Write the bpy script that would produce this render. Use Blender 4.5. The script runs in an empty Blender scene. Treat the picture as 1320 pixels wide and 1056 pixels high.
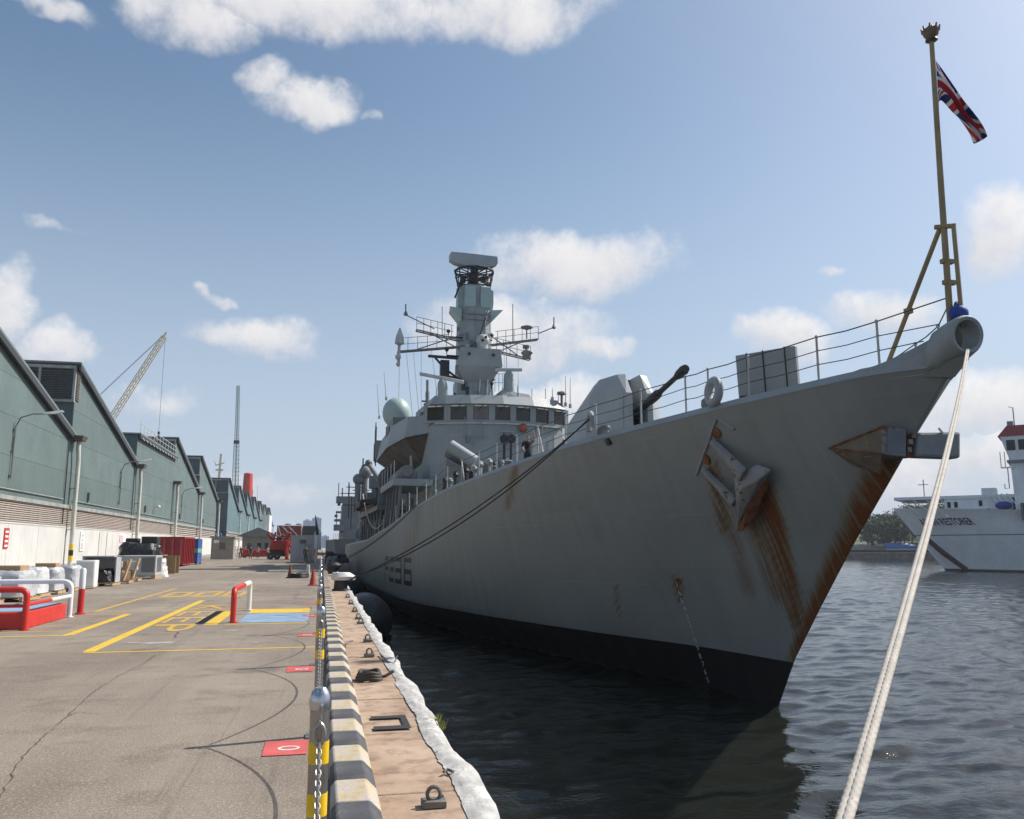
import bpy, bmesh, math, random
import numpy as np
from mathutils import Vector, Matrix
R = math.radians
random.seed(7); rng = np.random.default_rng(7)
sc = bpy.context.scene
COL = sc.collection

# ------------------------------------------------------------------ camera
FPX = 1080.0                       # focal length in photo pixels (photo 1320 x 1056)
PITCH = math.atan(177 / FPX); YAW = math.atan(245 * math.cos(PITCH) / FPX)
CAMZ = 1.65
cam = bpy.data.cameras.new('camera'); cam_o = bpy.data.objects.new('camera', cam); COL.objects.link(cam_o)
cam_o.location = (0, 0, CAMZ); cam_o.rotation_euler = (math.pi / 2 + PITCH, 0, -YAW)
cam.sensor_fit = 'HORIZONTAL'; cam.sensor_width = 36; cam.lens = 36 * FPX / 1320
cam.clip_start = 0.05; cam.clip_end = 6000
sc.camera = cam_o
_r = np.array([math.cos(YAW), -math.sin(YAW), 0]); _f0 = np.array([math.sin(YAW), math.cos(YAW), 0])
_f = _f0 * math.cos(PITCH) + np.array([0, 0, math.sin(PITCH)]); _u = -_f0 * math.sin(PITCH) + np.array([0, 0, math.cos(PITCH)])
_C = np.array([0, 0, CAMZ])
def ray(x, y): return _r * (x - 660) / FPX + _u * (528 - y) / FPX + _f
def atz(x, y, z=0): d = ray(x, y); return _C + d * ((z - CAMZ) / d[2])
def atx(x, y, X): d = ray(x, y); return _C + d * (X / d[0])
def aty(x, y, Y): d = ray(x, y); return _C + d * (Y / d[1])

# ------------------------------------------------------------------ sky, sun, exposure
SUN_EL = R(46); SUN_DIR = Vector((0.977 * math.cos(SUN_EL), 0.215 * math.cos(SUN_EL), math.sin(SUN_EL)))
SUN_AZ = math.atan2(SUN_DIR.x, SUN_DIR.y)
world = bpy.data.worlds.new('World'); sc.world = world; world.use_nodes = True
wn = world.node_tree; wn.nodes.clear()
def N(t, **k):
    n = wn.nodes.new(t)
    for a, b in k.items(): setattr(n, a, b)
    return n
def WM(op, a, b=0.0, c=None, clamp=False):
    n = N('ShaderNodeMath', operation=op, use_clamp=clamp)
    for i, v in enumerate((a, b, c)):
        if v is None: continue
        if isinstance(v, (int, float)): n.inputs[i].default_value = v
        else: wn.links.new(v, n.inputs[i])
    return n.outputs[0]
sky = N('ShaderNodeTexSky', sky_type='NISHITA', sun_disc=False, sun_elevation=SUN_EL, sun_rotation=SUN_AZ,
        altitude=0, air_density=1.0, dust_density=1.7, ozone_density=1.5)
tc = N('ShaderNodeTexCoord'); dirv = tc.outputs['Generated']
nz = N('ShaderNodeTexNoise'); nz.inputs['Scale'].default_value = 5; nz.inputs['Detail'].default_value = 5; nz.inputs['Roughness'].default_value = .62
wn.links.new(dirv, nz.inputs['Vector'])
sepn = N('ShaderNodeSeparateColor'); wn.links.new(nz.outputs['Color'], sepn.inputs[0])
nf = N('ShaderNodeTexNoise'); nf.inputs['Scale'].default_value = 19; nf.inputs['Detail'].default_value = 7; nf.inputs['Roughness'].default_value = .66
wn.links.new(dirv, nf.inputs['Vector'])
sp = N('ShaderNodeSeparateXYZ'); wn.links.new(dirv, sp.inputs[0])
az0 = WM('ARCTAN2', sp.outputs[0], sp.outputs[1]); el0 = WM('ARCSINE', sp.outputs[2])
az = WM('ADD', az0, WM('MULTIPLY', WM('SUBTRACT', sepn.outputs[0], .5), .16))
el = WM('ADD', el0, WM('MULTIPLY', WM('SUBTRACT', sepn.outputs[1], .5), .11))
fine = WM('MULTIPLY', WM('SUBTRACT', nf.outputs['Fac'], .5), 2.6)
CLOUDS = [  # photo pixel centre, half width, half height, opacity
 (255, 8, 95, 52, .95), (420, 6, 180, 50, 1), (640, 8, 110, 42, 1), (60, -2, 70, 20, .8), (345, 108, 44, 26, .85), (405, 138, 76, 32, .95),
 (500, 152, 20, 12, .4), (735, 345, 122, 42, 1), (655, 425, 125, 40, 1), (770, 440, 40, 18, .7), (335, 442, 72, 28, .85), (80, 445, 55, 32, .8),
 (5, 400, 46, 62, .85), (290, 390, 28, 9, .45), (1000, 445, 62, 30, .9), (1160, 405, 90, 30, .8), (1312, 300, 46, 62, 1), (1085, 353, 26, 12, .4),
 (1280, 530, 120, 42, .9), (1215, 600, 160, 45, .8), (715, 505, 95, 30, .85), (190, 520, 70, 25, .45), (350, 640, 130, 30, .35), (60, 300, 50, 10, .15)]
clist = []
for (cx, cy, hw, hh, op) in CLOUDS:
    d = ray(cx, cy); d = d / np.linalg.norm(d)
    dl = ray(cx - hw, cy); dt = ray(cx, cy - hh)
    a = math.atan2(d[0], d[1]); e = math.asin(d[2])
    wa = abs(math.atan2(dl[0], dl[1]) - a); we = abs(math.asin(dt[2] / np.linalg.norm(dt)) - e)
    clist.append((a, e, wa, we, op))
rr = random.Random(3)
for _ in range(12):                                    # the same fair-weather clouds all round the sky
    a = rr.uniform(.95, 5.6); clist.append((a if a < math.pi else a - 2 * math.pi, rr.uniform(.1, .95), rr.uniform(.12, .3), rr.uniform(.04, .09), rr.uniform(.7, 1)))
cv = N('ShaderNodeCombineXYZ'); wn.links.new(az, cv.inputs[0]); wn.links.new(el, cv.inputs[1])
best = None; low = None
for (a, e, wa, we, op) in clist:
    v = N('ShaderNodeVectorMath', operation='MULTIPLY_ADD'); wn.links.new(cv.outputs[0], v.inputs[0])
    v.inputs[1].default_value = (1 / wa, 1 / we, 0); v.inputs[2].default_value = (-a / wa, -e / we, 0)
    d = N('ShaderNodeVectorMath', operation='DOT_PRODUCT'); wn.links.new(v.outputs[0], d.inputs[0]); wn.links.new(v.outputs[0], d.inputs[1])
    q = WM('SUBTRACT', 1.25 * op - .25, d.outputs['Value'])
    l_ = N('ShaderNodeVectorMath', operation='DOT_PRODUCT'); wn.links.new(v.outputs[0], l_.inputs[0]); l_.inputs[1].default_value = (.25, 1, 0)
    if best is None: best, low = q, l_.outputs['Value']
    else:
        g = WM('GREATER_THAN', q, best); mxx = N('ShaderNodeMix', data_type='FLOAT'); wn.links.new(g, mxx.inputs[0]); wn.links.new(low, mxx.inputs[2]); wn.links.new(l_.outputs['Value'], mxx.inputs[3])
        low = mxx.outputs[0]; best = WM('MAXIMUM', best, q)
md = N('ShaderNodeMapRange', interpolation_type='SMOOTHSTEP'); wn.links.new(WM('ADD', best, fine), md.inputs[0])
md.inputs[1].default_value = -.7; md.inputs[2].default_value = 1.0; dens = md.outputs[0]
shade = WM('ADD', WM('MULTIPLY', low, .30), WM('ADD', .60, WM('MULTIPLY', fine, .30)), clamp=True)
cc = N('ShaderNodeMix', data_type='RGBA'); wn.links.new(shade, cc.inputs['Factor'])
cc.inputs['A'].default_value = (.46, .47, .53, 1); cc.inputs['B'].default_value = (.84, .82, .80, 1)
bg1 = N('ShaderNodeBackground'); bg1.inputs[1].default_value = 0.098
hsv = N('ShaderNodeHueSaturation'); hsv.inputs['Hue'].default_value = .492; hsv.inputs['Saturation'].default_value = 1.03; hsv.inputs['Value'].default_value = 1
hz_ = N('ShaderNodeMapRange', interpolation_type='SMOOTHSTEP'); wn.links.new(el0, hz_.inputs[0]); hz_.inputs[1].default_value = -.02; hz_.inputs[2].default_value = .55; hz_.inputs[3].default_value = .85; hz_.inputs[4].default_value = 0
hm = N('ShaderNodeMix', data_type='RGBA'); wn.links.new(hz_.outputs[0], hm.inputs['Factor']); hm.inputs['B'].default_value = (4.2, 4.9, 6.0, 1)   # pale tropical haze low in the sky, all round
wn.links.new(sky.outputs[0], hsv.inputs['Color']); wn.links.new(hsv.outputs[0], hm.inputs['A']); wn.links.new(hm.outputs['Result'], bg1.inputs[0])
bg2 = N('ShaderNodeBackground'); bg2.inputs[1].default_value = .92; wn.links.new(cc.outputs['Result'], bg2.inputs[0])
mx = N('ShaderNodeMixShader'); wo = N('ShaderNodeOutputWorld')
wn.links.new(WM('MULTIPLY', dens, .93), mx.inputs[0]); wn.links.new(bg1.outputs[0], mx.inputs[1]); wn.links.new(bg2.outputs[0], mx.inputs[2])
wn.links.new(mx.outputs[0], wo.inputs[0])
sl = bpy.data.lights.new('sun', 'SUN'); sl.energy = 4.5; sl.angle = R(.53); sl.color = (1, .95, .88)
so = bpy.data.objects.new('sun', sl); COL.objects.link(so); so.rotation_euler = SUN_DIR.to_track_quat('Z', 'Y').to_euler()
sc.view_settings.view_transform = 'Standard'; sc.view_settings.look = 'None'; sc.view_settings.gamma = 1
sc.view_settings.exposure = 0.4
sc.render.engine = 'CYCLES'; sc.cycles.use_denoising = True
sc.cycles.sample_clamp_indirect = 6; sc.cycles.max_bounces = 6; sc.cycles.diffuse_bounces = 3; sc.cycles.glossy_bounces = 3; sc.cycles.transparent_max_bounces = 6

# ------------------------------------------------------------------ helpers
class MB:
    """collects faces; build() links them as ONE mesh object"""
    def __init__(s): s.v = []; s.f = []; s.m = []; s.cur = 0
    def add(s, vs, fs):
        b = len(s.v); s.v += [tuple(map(float, p)) for p in vs]
        for f in fs: s.f.append(tuple(b + i for i in f)); s.m.append(s.cur)
        return s
    def box(s, c, d, rz=0, tilt=None):
        M = Matrix.Rotation(rz, 3, 'Z')
        if tilt is not None: M = M @ tilt
        vs = [Vector(c) + M @ Vector((d[0] * i / 2, d[1] * j / 2, d[2] * k / 2)) for k in (-1, 1) for j in (-1, 1) for i in (-1, 1)]
        return s.add(vs, [(0, 2, 3, 1), (4, 5, 7, 6), (0, 1, 5, 4), (2, 6, 7, 3), (0, 4, 6, 2), (1, 3, 7, 5)])
    def b2(s, a, b): return s.box([(a[i] + b[i]) / 2 for i in range(3)], [abs(b[i] - a[i]) for i in range(3)])
    def hexa(s, p): return s.add(p, [(0, 3, 2, 1), (4, 5, 6, 7), (0, 1, 5, 4), (1, 2, 6, 5), (2, 3, 7, 6), (3, 0, 4, 7)])
    def prism(s, poly, vec):
        n = len(poly); vec = Vector(vec); a = [Vector(p) for p in poly]
        return s.add(a + [p + vec for p in a], [tuple(range(n))[::-1], tuple(range(n, 2 * n))] + [(i, (i + 1) % n, n + (i + 1) % n, n + i) for i in range(n)])
    def tube(s, pts, r, n=8, cap=True, closed=False):
        pts = [Vector(p) for p in pts]; m = len(pts); rs = r if isinstance(r, (list, tuple)) else [r] * m
        vs = []; fr = None
        for i, p in enumerate(pts):
            if closed: t = pts[(i + 1) % m] - pts[i - 1]
            else: t = pts[min(i + 1, m - 1)] - pts[max(i - 1, 0)]
            t.normalize()
            if fr is None: fr = t.orthogonal().normalized()
            else:
                fr = fr - t * fr.dot(t)
                fr = fr.normalized() if fr.length > 1e-6 else t.orthogonal().normalized()
            b = t.cross(fr)
            vs += [p + (fr * math.cos(2 * math.pi * k / n) + b * math.sin(2 * math.pi * k / n)) * rs[i] for k in range(n)]
        fs = []
        for i in range(m if closed else m - 1):
            j = (i + 1) % m
            fs += [(i * n + k, i * n + (k + 1) % n, j * n + (k + 1) % n, j * n + k) for k in range(n)]
        if cap and not closed: fs += [tuple(range(n))[::-1], tuple(range((m - 1) * n, m * n))]
        return s.add(vs, fs)
    def lathe(s, prof, c=(0, 0, 0), n=20, axis=(0, 0, 1)):
        q = Vector((0, 0, 1)).rotation_difference(Vector(axis)); c = Vector(c); vs = []; fs = []
        for (r, z) in prof:
            vs += [c + q @ Vector((max(r, 1e-4) * math.cos(2 * math.pi * k / n), max(r, 1e-4) * math.sin(2 * math.pi * k / n), z)) for k in range(n)]
        for i in range(len(prof) - 1):
            fs += [(i * n + k, i * n + (k + 1) % n, (i + 1) * n + (k + 1) % n, (i + 1) * n + k) for k in range(n)]
        fs += [tuple(range(n))[::-1], tuple(range((len(prof) - 1) * n, len(prof) * n))]
        return s.add(vs, fs)
    def ball(s, c, r, n=16, sq=(1, 1, 1)):
        k = n // 2; prof = [(math.sin(math.pi * i / k), -math.cos(math.pi * i / k)) for i in range(k + 1)]
        t = MB(); t.lathe(prof, n=n)
        return s.add([(c[0] + v[0] * r * sq[0], c[1] + v[1] * r * sq[1], c[2] + v[2] * r * sq[2]) for v in t.v], t.f)
    def hull(s, pts):
        bm = bmesh.new(); [bm.verts.new(p) for p in pts]; bmesh.ops.convex_hull(bm, input=bm.verts)
        bmesh.ops.dissolve_limit(bm, angle_limit=.02, verts=bm.verts, edges=bm.edges)
        loose = [v for v in bm.verts if not v.link_faces]
        for v in loose: bm.verts.remove(v)
        bm.verts.index_update()
        s.add([v.co.copy() for v in bm.verts], [[v.index for v in f.verts] for f in bm.faces]); bm.free(); return s
    def mesh(s, name, mats, smooth=True, fix=True):
        me = bpy.data.meshes.new(name); me.from_pydata(s.v, [], s.f)
        if fix:
            bm = bmesh.new(); bm.from_mesh(me); bmesh.ops.recalc_face_normals(bm, faces=bm.faces); bm.to_mesh(me); bm.free()
        for m in (mats if isinstance(mats, (list, tuple)) else [mats]): me.materials.append(m)
        me.polygons.foreach_set('material_index', s.m)
        if smooth:
            me.polygons.foreach_set('use_smooth', [True] * len(me.polygons)); me.set_sharp_from_angle(angle=R(34))
        me.update(); return me
    def build(s, name, mats, parent=None, smooth=True, bevel=0, fix=True):
        return ob(name, s.mesh(name, mats, smooth, fix), parent, bevel)
def ob(name, me, parent=None, bevel=0, loc=None, rz=None):
    o = bpy.data.objects.new(name, me); COL.objects.link(o)
    if parent is not None: o.parent = parent
    if loc is not None: o.location = loc
    if rz is not None: o.rotation_euler = (0, 0, rz)
    if bevel:
        m = o.modifiers.new('bevel', 'BEVEL'); m.width = bevel; m.segments = 2; m.limit_method = 'ANGLE'; m.angle_limit = R(40)
    return o
def tag(o, label, cat, group=None):
    o['label'] = label; o['category'] = cat
    if group: o['group'] = group
    return o
def struct(o): o['kind'] = 'structure'; return o
def thing(name, label, cat, loc=(0, 0, 0), rz=0, group=None): return tag(ob(name, None, None, 0, loc, rz), label, cat, group)
def copy_tree(o, parent=None, loc=None, rz=None, label=None):
    c = o.copy(); COL.objects.link(c); c.parent = parent
    if loc is not None: c.location = loc
    if rz is not None: c.rotation_euler = (0, 0, rz)
    if label: c['label'] = label
    for ch in list(o.children): copy_tree(ch, c)
    return c
def text_mesh(body, size=1.0, align='LEFT', sx=1.0, bold=0.0):
    cu = bpy.data.curves.new('lettering', 'FONT'); cu.body = body; cu.size = size; cu.align_x = align; cu.resolution_u = 3; cu.offset = bold
    o = bpy.data.objects.new('lettering', cu); COL.objects.link(o)
    me = bpy.data.meshes.new_from_object(o.evaluated_get(bpy.context.evaluated_depsgraph_get()))
    bpy.data.objects.remove(o); bpy.data.curves.remove(cu)
    co = np.empty(len(me.vertices) * 3); me.vertices.foreach_get('co', co); co = co.reshape(-1, 3); co[:, 0] *= sx
    fs = [list(p.vertices) for p in me.polygons]; bpy.data.meshes.remove(me)
    return co, fs
def letters(name, body, size, mat_, fn, parent=None, align='LEFT', sx=1.0, bold=0.0):
    """flat lettering: fn maps (text x, text y) to a point in space"""
    co, fs = text_mesh(body, size, align, sx, bold)
    m = MB(); m.add([fn(c[0], c[1]) for c in co], fs)
    return m.build(name, mat_, parent, smooth=False, fix=False)
def interp(x, tab): return float(np.interp(x, [t[0] for t in tab], [t[1] for t in tab]))

# ------------------------------------------------------------------ materials
MATS = {}
def new_mat(name):
    m = bpy.data.materials.new(name); m.use_nodes = True; nt = m.node_tree
    return m, nt, nt.nodes['Principled BSDF']
class NT:
    def __init__(s, nt): s.nt = nt; s.co = None
    def n(s, t, **k):
        o = s.nt.nodes.new(t)
        for a, b in k.items(): setattr(o, a, b)
        return o
    def l(s, a, b): s.nt.links.new(a, b)
    def coords(s, kind='Object'):
        if s.co is None: s.co = s.n('ShaderNodeTexCoord')
        return s.co.outputs[kind]
    def mapped(s, scale=(1, 1, 1), rot=(0, 0, 0), kind='Object'):
        m = s.n('ShaderNodeMapping'); m.inputs['Scale'].default_value = scale; m.inputs['Rotation'].default_value = rot
        s.l(s.coords(kind), m.inputs[0]); return m.outputs[0]
    def noise(s, scale, detail=4, rough=.55, vec=None):
        o = s.n('ShaderNodeTexNoise'); o.inputs['Scale'].default_value = scale; o.inputs['Detail'].default_value = detail; o.inputs['Roughness'].default_value = rough
        s.l(vec if vec is not None else s.coords(), o.inputs['Vector']); return o.outputs['Fac']
    def ramp(s, f, a, b, ca=0, cb=1, smooth=True):
        o = s.n('ShaderNodeMapRange', interpolation_type='SMOOTHSTEP' if smooth else 'LINEAR'); s.l(f, o.inputs[0])
        for i, v in enumerate((a, b, ca, cb)): o.inputs[i + 1].default_value = v
        return o.outputs[0]
    def math(s, op, a, b=0.0, clamp=False):
        o = s.n('ShaderNodeMath', operation=op, use_clamp=clamp)
        for i, v in enumerate((a, b)):
            if isinstance(v, (int, float)): o.inputs[i].default_value = v
            else: s.l(v, o.inputs[i])
        return o.outputs[0]
    def mix(s, f, a, b, mode='MIX'):
        o = s.n('ShaderNodeMix', data_type='RGBA', blend_type=mode)
        if isinstance(f, (int, float)): o.inputs['Factor'].default_value = f
        else: s.l(f, o.inputs['Factor'])
        for k, v in (('A', a), ('B', b)):
            if isinstance(v, (tuple, list)): o.inputs[k].default_value = (*v[:3], 1)
            else: s.l(v, o.inputs[k])
        return o.outputs['Result']
    def bump(s, h, strength, dist, bsdf):
        o = s.n('ShaderNodeBump'); o.inputs['Strength'].default_value = strength; o.inputs['Distance'].default_value = dist
        s.l(h, o.inputs['Height']); s.l(o.outputs[0], bsdf.inputs['Normal'])
def mat(name, col, rough=.6, metal=0, var=.14, scale=1.5, fine=25, bump=0.0, bdist=.01, worn=None, wamt=.35, streak=0.0, wave=None, rnd=0.0):
    """painted / raw surface with uneven tone, grime, optional worn-through colour, rain streaks and corrugation"""
    if name in MATS: return MATS[name]
    m, nt, b = new_mat(name); k = NT(nt)
    n1 = k.noise(scale, 5); n2 = k.noise(fine, 4, .65)
    lo = tuple(c * (1 - var) for c in col); hi = tuple(min(1, c * (1 + var)) for c in col)
    c = k.mix(k.ramp(n1, .3, .7), lo, hi)
    c = k.mix(k.ramp(n2, .35, .75, 0, .3), c, tuple(x * .72 for x in col))
    if worn is not None:
        c = k.mix(k.ramp(k.math('ADD', k.math('MULTIPLY', n2, .55), k.math('MULTIPLY', n1, .45)), .62 - wamt * .3, .7 - wamt * .3), c, worn)
    if rnd:
        oi = k.n('ShaderNodeObjectInfo'); c = k.mix(k.ramp(oi.outputs['Random'], 0, 1, 0, rnd, False), c, tuple(x * .6 for x in col))
    if streak:
        st = k.noise(1.0, 5, .6, k.mapped((5, 5, .25)))
        c = k.mix(k.ramp(st, .45, .75, 0, streak), c, tuple(x * .45 for x in col))
    k.l(c, b.inputs['Base Color']); b.inputs['Metallic'].default_value = metal
    k.l(k.ramp(n2, .2, .8, max(.03, rough - .12), min(1, rough + .12)), b.inputs['Roughness'])
    h = None
    if wave:
        w = k.n('ShaderNodeTexWave', wave_type='BANDS', bands_direction=wave[0]); w.inputs['Scale'].default_value = wave[1]; k.l(k.coords(), w.inputs['Vector'])
        h = w.outputs['Fac']; k.bump(h, 1.0, wave[2], b)
        c = k.mix(k.ramp(h, .25, .0, 0, .22), c, tuple(x * .5 for x in col)); k.l(c, b.inputs['Base Color'])  # groove bottoms darkened in the colour, painting in the shade between ribs
    elif bump: k.bump(n2, bump, bdist, b)
    MATS[name] = m; return m
def glass(name, col=(.02, .025, .028), rough=.04):
    if name in MATS: return MATS[name]
    m, nt, b = new_mat(name); k = NT(nt); n = k.noise(.7, 2)
    k.l(k.mix(n, tuple(c * .6 for c in col), tuple(c * 1.5 for c in col)), b.inputs['Base Color']); b.inputs['Roughness'].default_value = rough
    k.bump(k.noise(2.0, 1), .05, .01, b)
    MATS[name] = m; return m
# ================================================================== the setting: water, quay, ground
WZ = -3.08
def asphalt_mat():
    m, nt, b = new_mat('worn asphalt'); k = NT(nt)
    n1 = k.noise(.16, 6, .6); n2 = k.noise(1.3, 6, .6); n3 = k.noise(38, 4, .75); n4 = k.noise(85, 3, .75)
    lane = k.noise(1, 5, .6, k.mapped((.75, .05, 1))); tyre = k.noise(1, 6, .7, k.mapped((2.6, .06, 1), (0, 0, R(4))))
    c = k.mix(k.ramp(n1, .3, .7), (.162, .127, .094), (.295, .245, .19))
    c = k.mix(k.ramp(lane, .42, .68, 0, .55), c, (.32, .268, .21))
    c = k.mix(k.ramp(n2, .48, .72, 0, .75), c, (.14, .108, .08))
    c = k.mix(k.ramp(n3, .48, .66, 0, .75), c, (.42, .36, .30))
    c = k.mix(k.ramp(n4, .5, .62, 0, .85), c, (.065, .052, .042))
    c = k.mix(k.ramp(tyre, .56, .70, 0, .55), c, (.105, .082, .064))
    c = k.mix(k.ramp(k.noise(.33, 7, .7), .56, .64, 0, .35), c, (.33, .285, .235))
    vor = k.n('ShaderNodeTexVoronoi', feature='DISTANCE_TO_EDGE'); vor.inputs['Scale'].default_value = .14
    wv = k.n('ShaderNodeMix', data_type='VECTOR'); wv.inputs['Factor'].default_value = .06
    nn = k.n('ShaderNodeTexNoise'); nn.inputs['Scale'].default_value = 1.2; nn.inputs['Detail'].default_value = 6; k.l(k.coords(), nn.inputs['Vector'])
    va = k.n('ShaderNodeVectorMath', operation='ADD'); sc_ = k.n('ShaderNodeVectorMath', operation='SCALE'); sc_.inputs['Scale'].default_value = 1.1
    k.l(nn.outputs['Color'], sc_.inputs[0]); k.l(sc_.outputs[0], va.inputs[0]); k.l(k.coords(), va.inputs[1]); k.l(va.outputs[0], vor.inputs['Vector'])
    crack = k.math('MULTIPLY', k.ramp(vor.outputs['Distance'], 0, .0022, 1, 0), k.ramp(n1, .42, .6))
    c = k.mix(k.math('MULTIPLY', crack, .4), c, (.07, .058, .048))
    oil = k.math('MULTIPLY', k.ramp(k.noise(.55, 5, .65), .57, .70), .6)
    c = k.mix(oil, c, (.075, .064, .058))
    k.l(c, b.inputs['Base Color']); k.l(k.ramp(n2, .3, .7, .72, .92), b.inputs['Roughness'])
    k.bump(k.math('ADD', n3, k.math('MULTIPLY', n4, .7)), .55, .006, b)
    return m
M_ASPH = asphalt_mat()
def slab_mat():
    m, nt, b = new_mat('stained quay concrete'); k = NT(nt)
    n1 = k.noise(.8, 6, .65); n2 = k.noise(4, 6, .65); n3 = k.noise(90, 3, .7)
    c = k.mix(k.ramp(n1, .3, .68), (.31, .20, .13), (.46, .345, .25))
    c = k.mix(k.ramp(n2, .45, .68, 0, .8), c, (.19, .125, .085))
    c = k.mix(k.ramp(k.noise(1.9, 5, .6), .6, .72, 0, .6), c, (.42, .37, .32))
    c = k.mix(k.ramp(n3, .55, .72, 0, .55), c, (.15, .11, .09))
    k.l(c, b.inputs['Base Color']); b.inputs['Roughness'].default_value = .9
    k.bump(k.math('ADD', n3, n2), .6, .008, b); return m
M_SLAB = slab_mat()
M_QWALL = mat('dark quay wall concrete', (.14, .125, .11), .85, var=.35, scale=.6, fine=6, bump=.5, bdist=.03, streak=.6)

def water_mat():
    m, nt, b = new_mat('harbour water'); k = NT(nt)
    c = k.mix(k.ramp(k.noise(.05, 4), .35, .7), (.008, .010, .008), (.014, .016, .012))
    k.l(c, b.inputs['Base Color']); b.inputs['Roughness'].default_value = .075; b.inputs['IOR'].default_value = 1.333
    a = k.noise(1, 4, .6, k.mapped((1.1, 2.6, 1), (0, 0, R(-18)))); d = k.noise(1, 3, .6, k.mapped((4.5, 9, 1), (0, 0, R(-10))))
    g = k.noise(1, 3, .5, k.mapped((.22, .5, 1), (0, 0, R(-25))))
    h = k.math('ADD', k.math('MULTIPLY', a, .5), k.math('ADD', k.math('MULTIPLY', d, .24), k.math('MULTIPLY', g, .6)))
    k.bump(h, .42, .15, b); return m
M_WATER = water_mat()
# near water: real ripples that die out towards the edge of the patch; beyond it the flat sheet takes over
X0, X1, Y0, Y1 = 1.0, 190.0, -6.0, 250.0
def stretch(a, b, n, c, d0):                            # fine cells round c, coarser with distance
    out = [c]; 
    while out[-1] < b: out.append(out[-1] + d0 * (1 + max(0, out[-1] - c - 12) * .028))
    lo = [c]
    while lo[-1] > a: lo.append(lo[-1] - d0 * (1 + max(0, c - lo[-1] - 12) * .028))
    v = np.array(lo[:0:-1] + out); v[0] = a; v[-1] = b; return v
vx_ = stretch(X0, X1, 0, 8.0, .10); vy_ = stretch(Y0, Y1, 0, 12.0, .10); nx, ny = len(vx_), len(vy_)
gx, gy = np.meshgrid(vx_, vy_); cell = np.maximum(np.gradient(vx_)[None, :], np.gradient(vy_)[:, None])
hz = np.zeros_like(gx)
for i in range(64):
    lam = 10 ** rng.uniform(-.4, .45); th = R(-72) + rng.normal(0, .5); kk = 2 * math.pi / lam
    hz += np.clip(lam / cell / 2.5 - 1, 0, 1) * lam ** .9 * .0052 * np.sin(kk * (gx * math.cos(th) + gy * math.sin(th)) + rng.uniform(0, 6.28))
fade = np.clip(np.minimum.reduce([(gx - X0) / .5 + .4, (X1 - gx) / 30, (gy - Y0) / 3, (Y1 - gy) / 40]), 0, 1)
gz = WZ + hz * fade
idx = np.arange(nx * ny).reshape(ny, nx)
fs = np.stack([idx[:-1, :-1], idx[:-1, 1:], idx[1:, 1:], idx[1:, :-1]], -1).reshape(-1, 4)
me = bpy.data.meshes.new('water'); me.from_pydata(np.stack([gx, gy, gz], -1).reshape(-1, 3).tolist(), [], fs.tolist())
me.polygons.foreach_set('use_smooth', [True] * len(me.polygons)); me.materials.append(M_WATER)
struct(ob('water', me))
m = MB()
for (a, b, c, d) in ((X1, 2500, Y0, Y1), (X0, 2500, Y1, 3500), (X0, 2500, -400, Y0)): m.add([(a, c, WZ), (b, c, WZ), (b, d, WZ), (a, d, WZ)], [(0, 1, 2, 3)])
struct(m.build('water', M_WATER, smooth=False, fix=False))

# quay ground
QE = 1.08                                              # quay edge
KX0, KX1 = .11, .42                                    # kerb
m = MB(); m.add([(-900, -60, 0), (KX0 + .02, -60, 0), (KX0 + .02, 900, 0), (-900, 900, 0)], [(0, 1, 2, 3)])
struct(m.build('ground', M_ASPH, smooth=False, fix=False))
m = MB(); m.b2((KX0, -60, WZ - 2), (QE, 430, -.16))
quay = struct(m.build('quay', M_QWALL))
y = -2.9; i = 0
while y < 150:
    L = (1.62, 1.9, 1.75, 2.05)[i % 4]; h = random.uniform(-.006, .006)
    mm = MB(); mm.b2((KX1 - .05, y + .012, -.158), (QE - .002, y + L - .012, h)); mm.build('slab', M_SLAB, quay, bevel=.012); y += L; i += 1
mm = MB(); mm.b2((KX1 - .05, y, -.158), (QE - .002, 429, 0)); mm.build('slab', M_SLAB, quay)
# kerb of alternately painted blocks
M_KB = mat('worn black kerb paint', (.062, .064, .07), .8, var=.3, scale=3, fine=40, bump=.4, bdist=.004, worn=(.2, .18, .16), wamt=.14)
M_KY = mat('worn yellow kerb paint', (.50, .39, .20), .85, var=.25, scale=5, fine=24, bump=.8, bdist=.008, worn=(.40, .36, .32), wamt=.6)
kerb = thing('painted_kerb', 'low kerb of alternating worn black and yellow blocks beside the steel posts', 'kerb', (0, 0, 0))
prof = [(KX0, -.02), (KX0 + .005, .09), (KX0 + .035, .128), (KX1 - .075, .128), (KX1 - .005, .06), (KX1 + .012, -.02)]
mk = []
for M_, dd in ((M_KB, 0), (M_KY, 1)):
    q = MB(); q.prism([(x, 0, z) for x, z in prof], (0, .498, 0)); mk.append(q.mesh('kerb_block', M_))
for j in range(-10, 230):
    o = ob('kerb_block', mk[j % 2], kerb, .012 if j < 60 else 0, (random.uniform(-.006, .006), j * .5, random.uniform(-.005, .005)))
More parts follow.
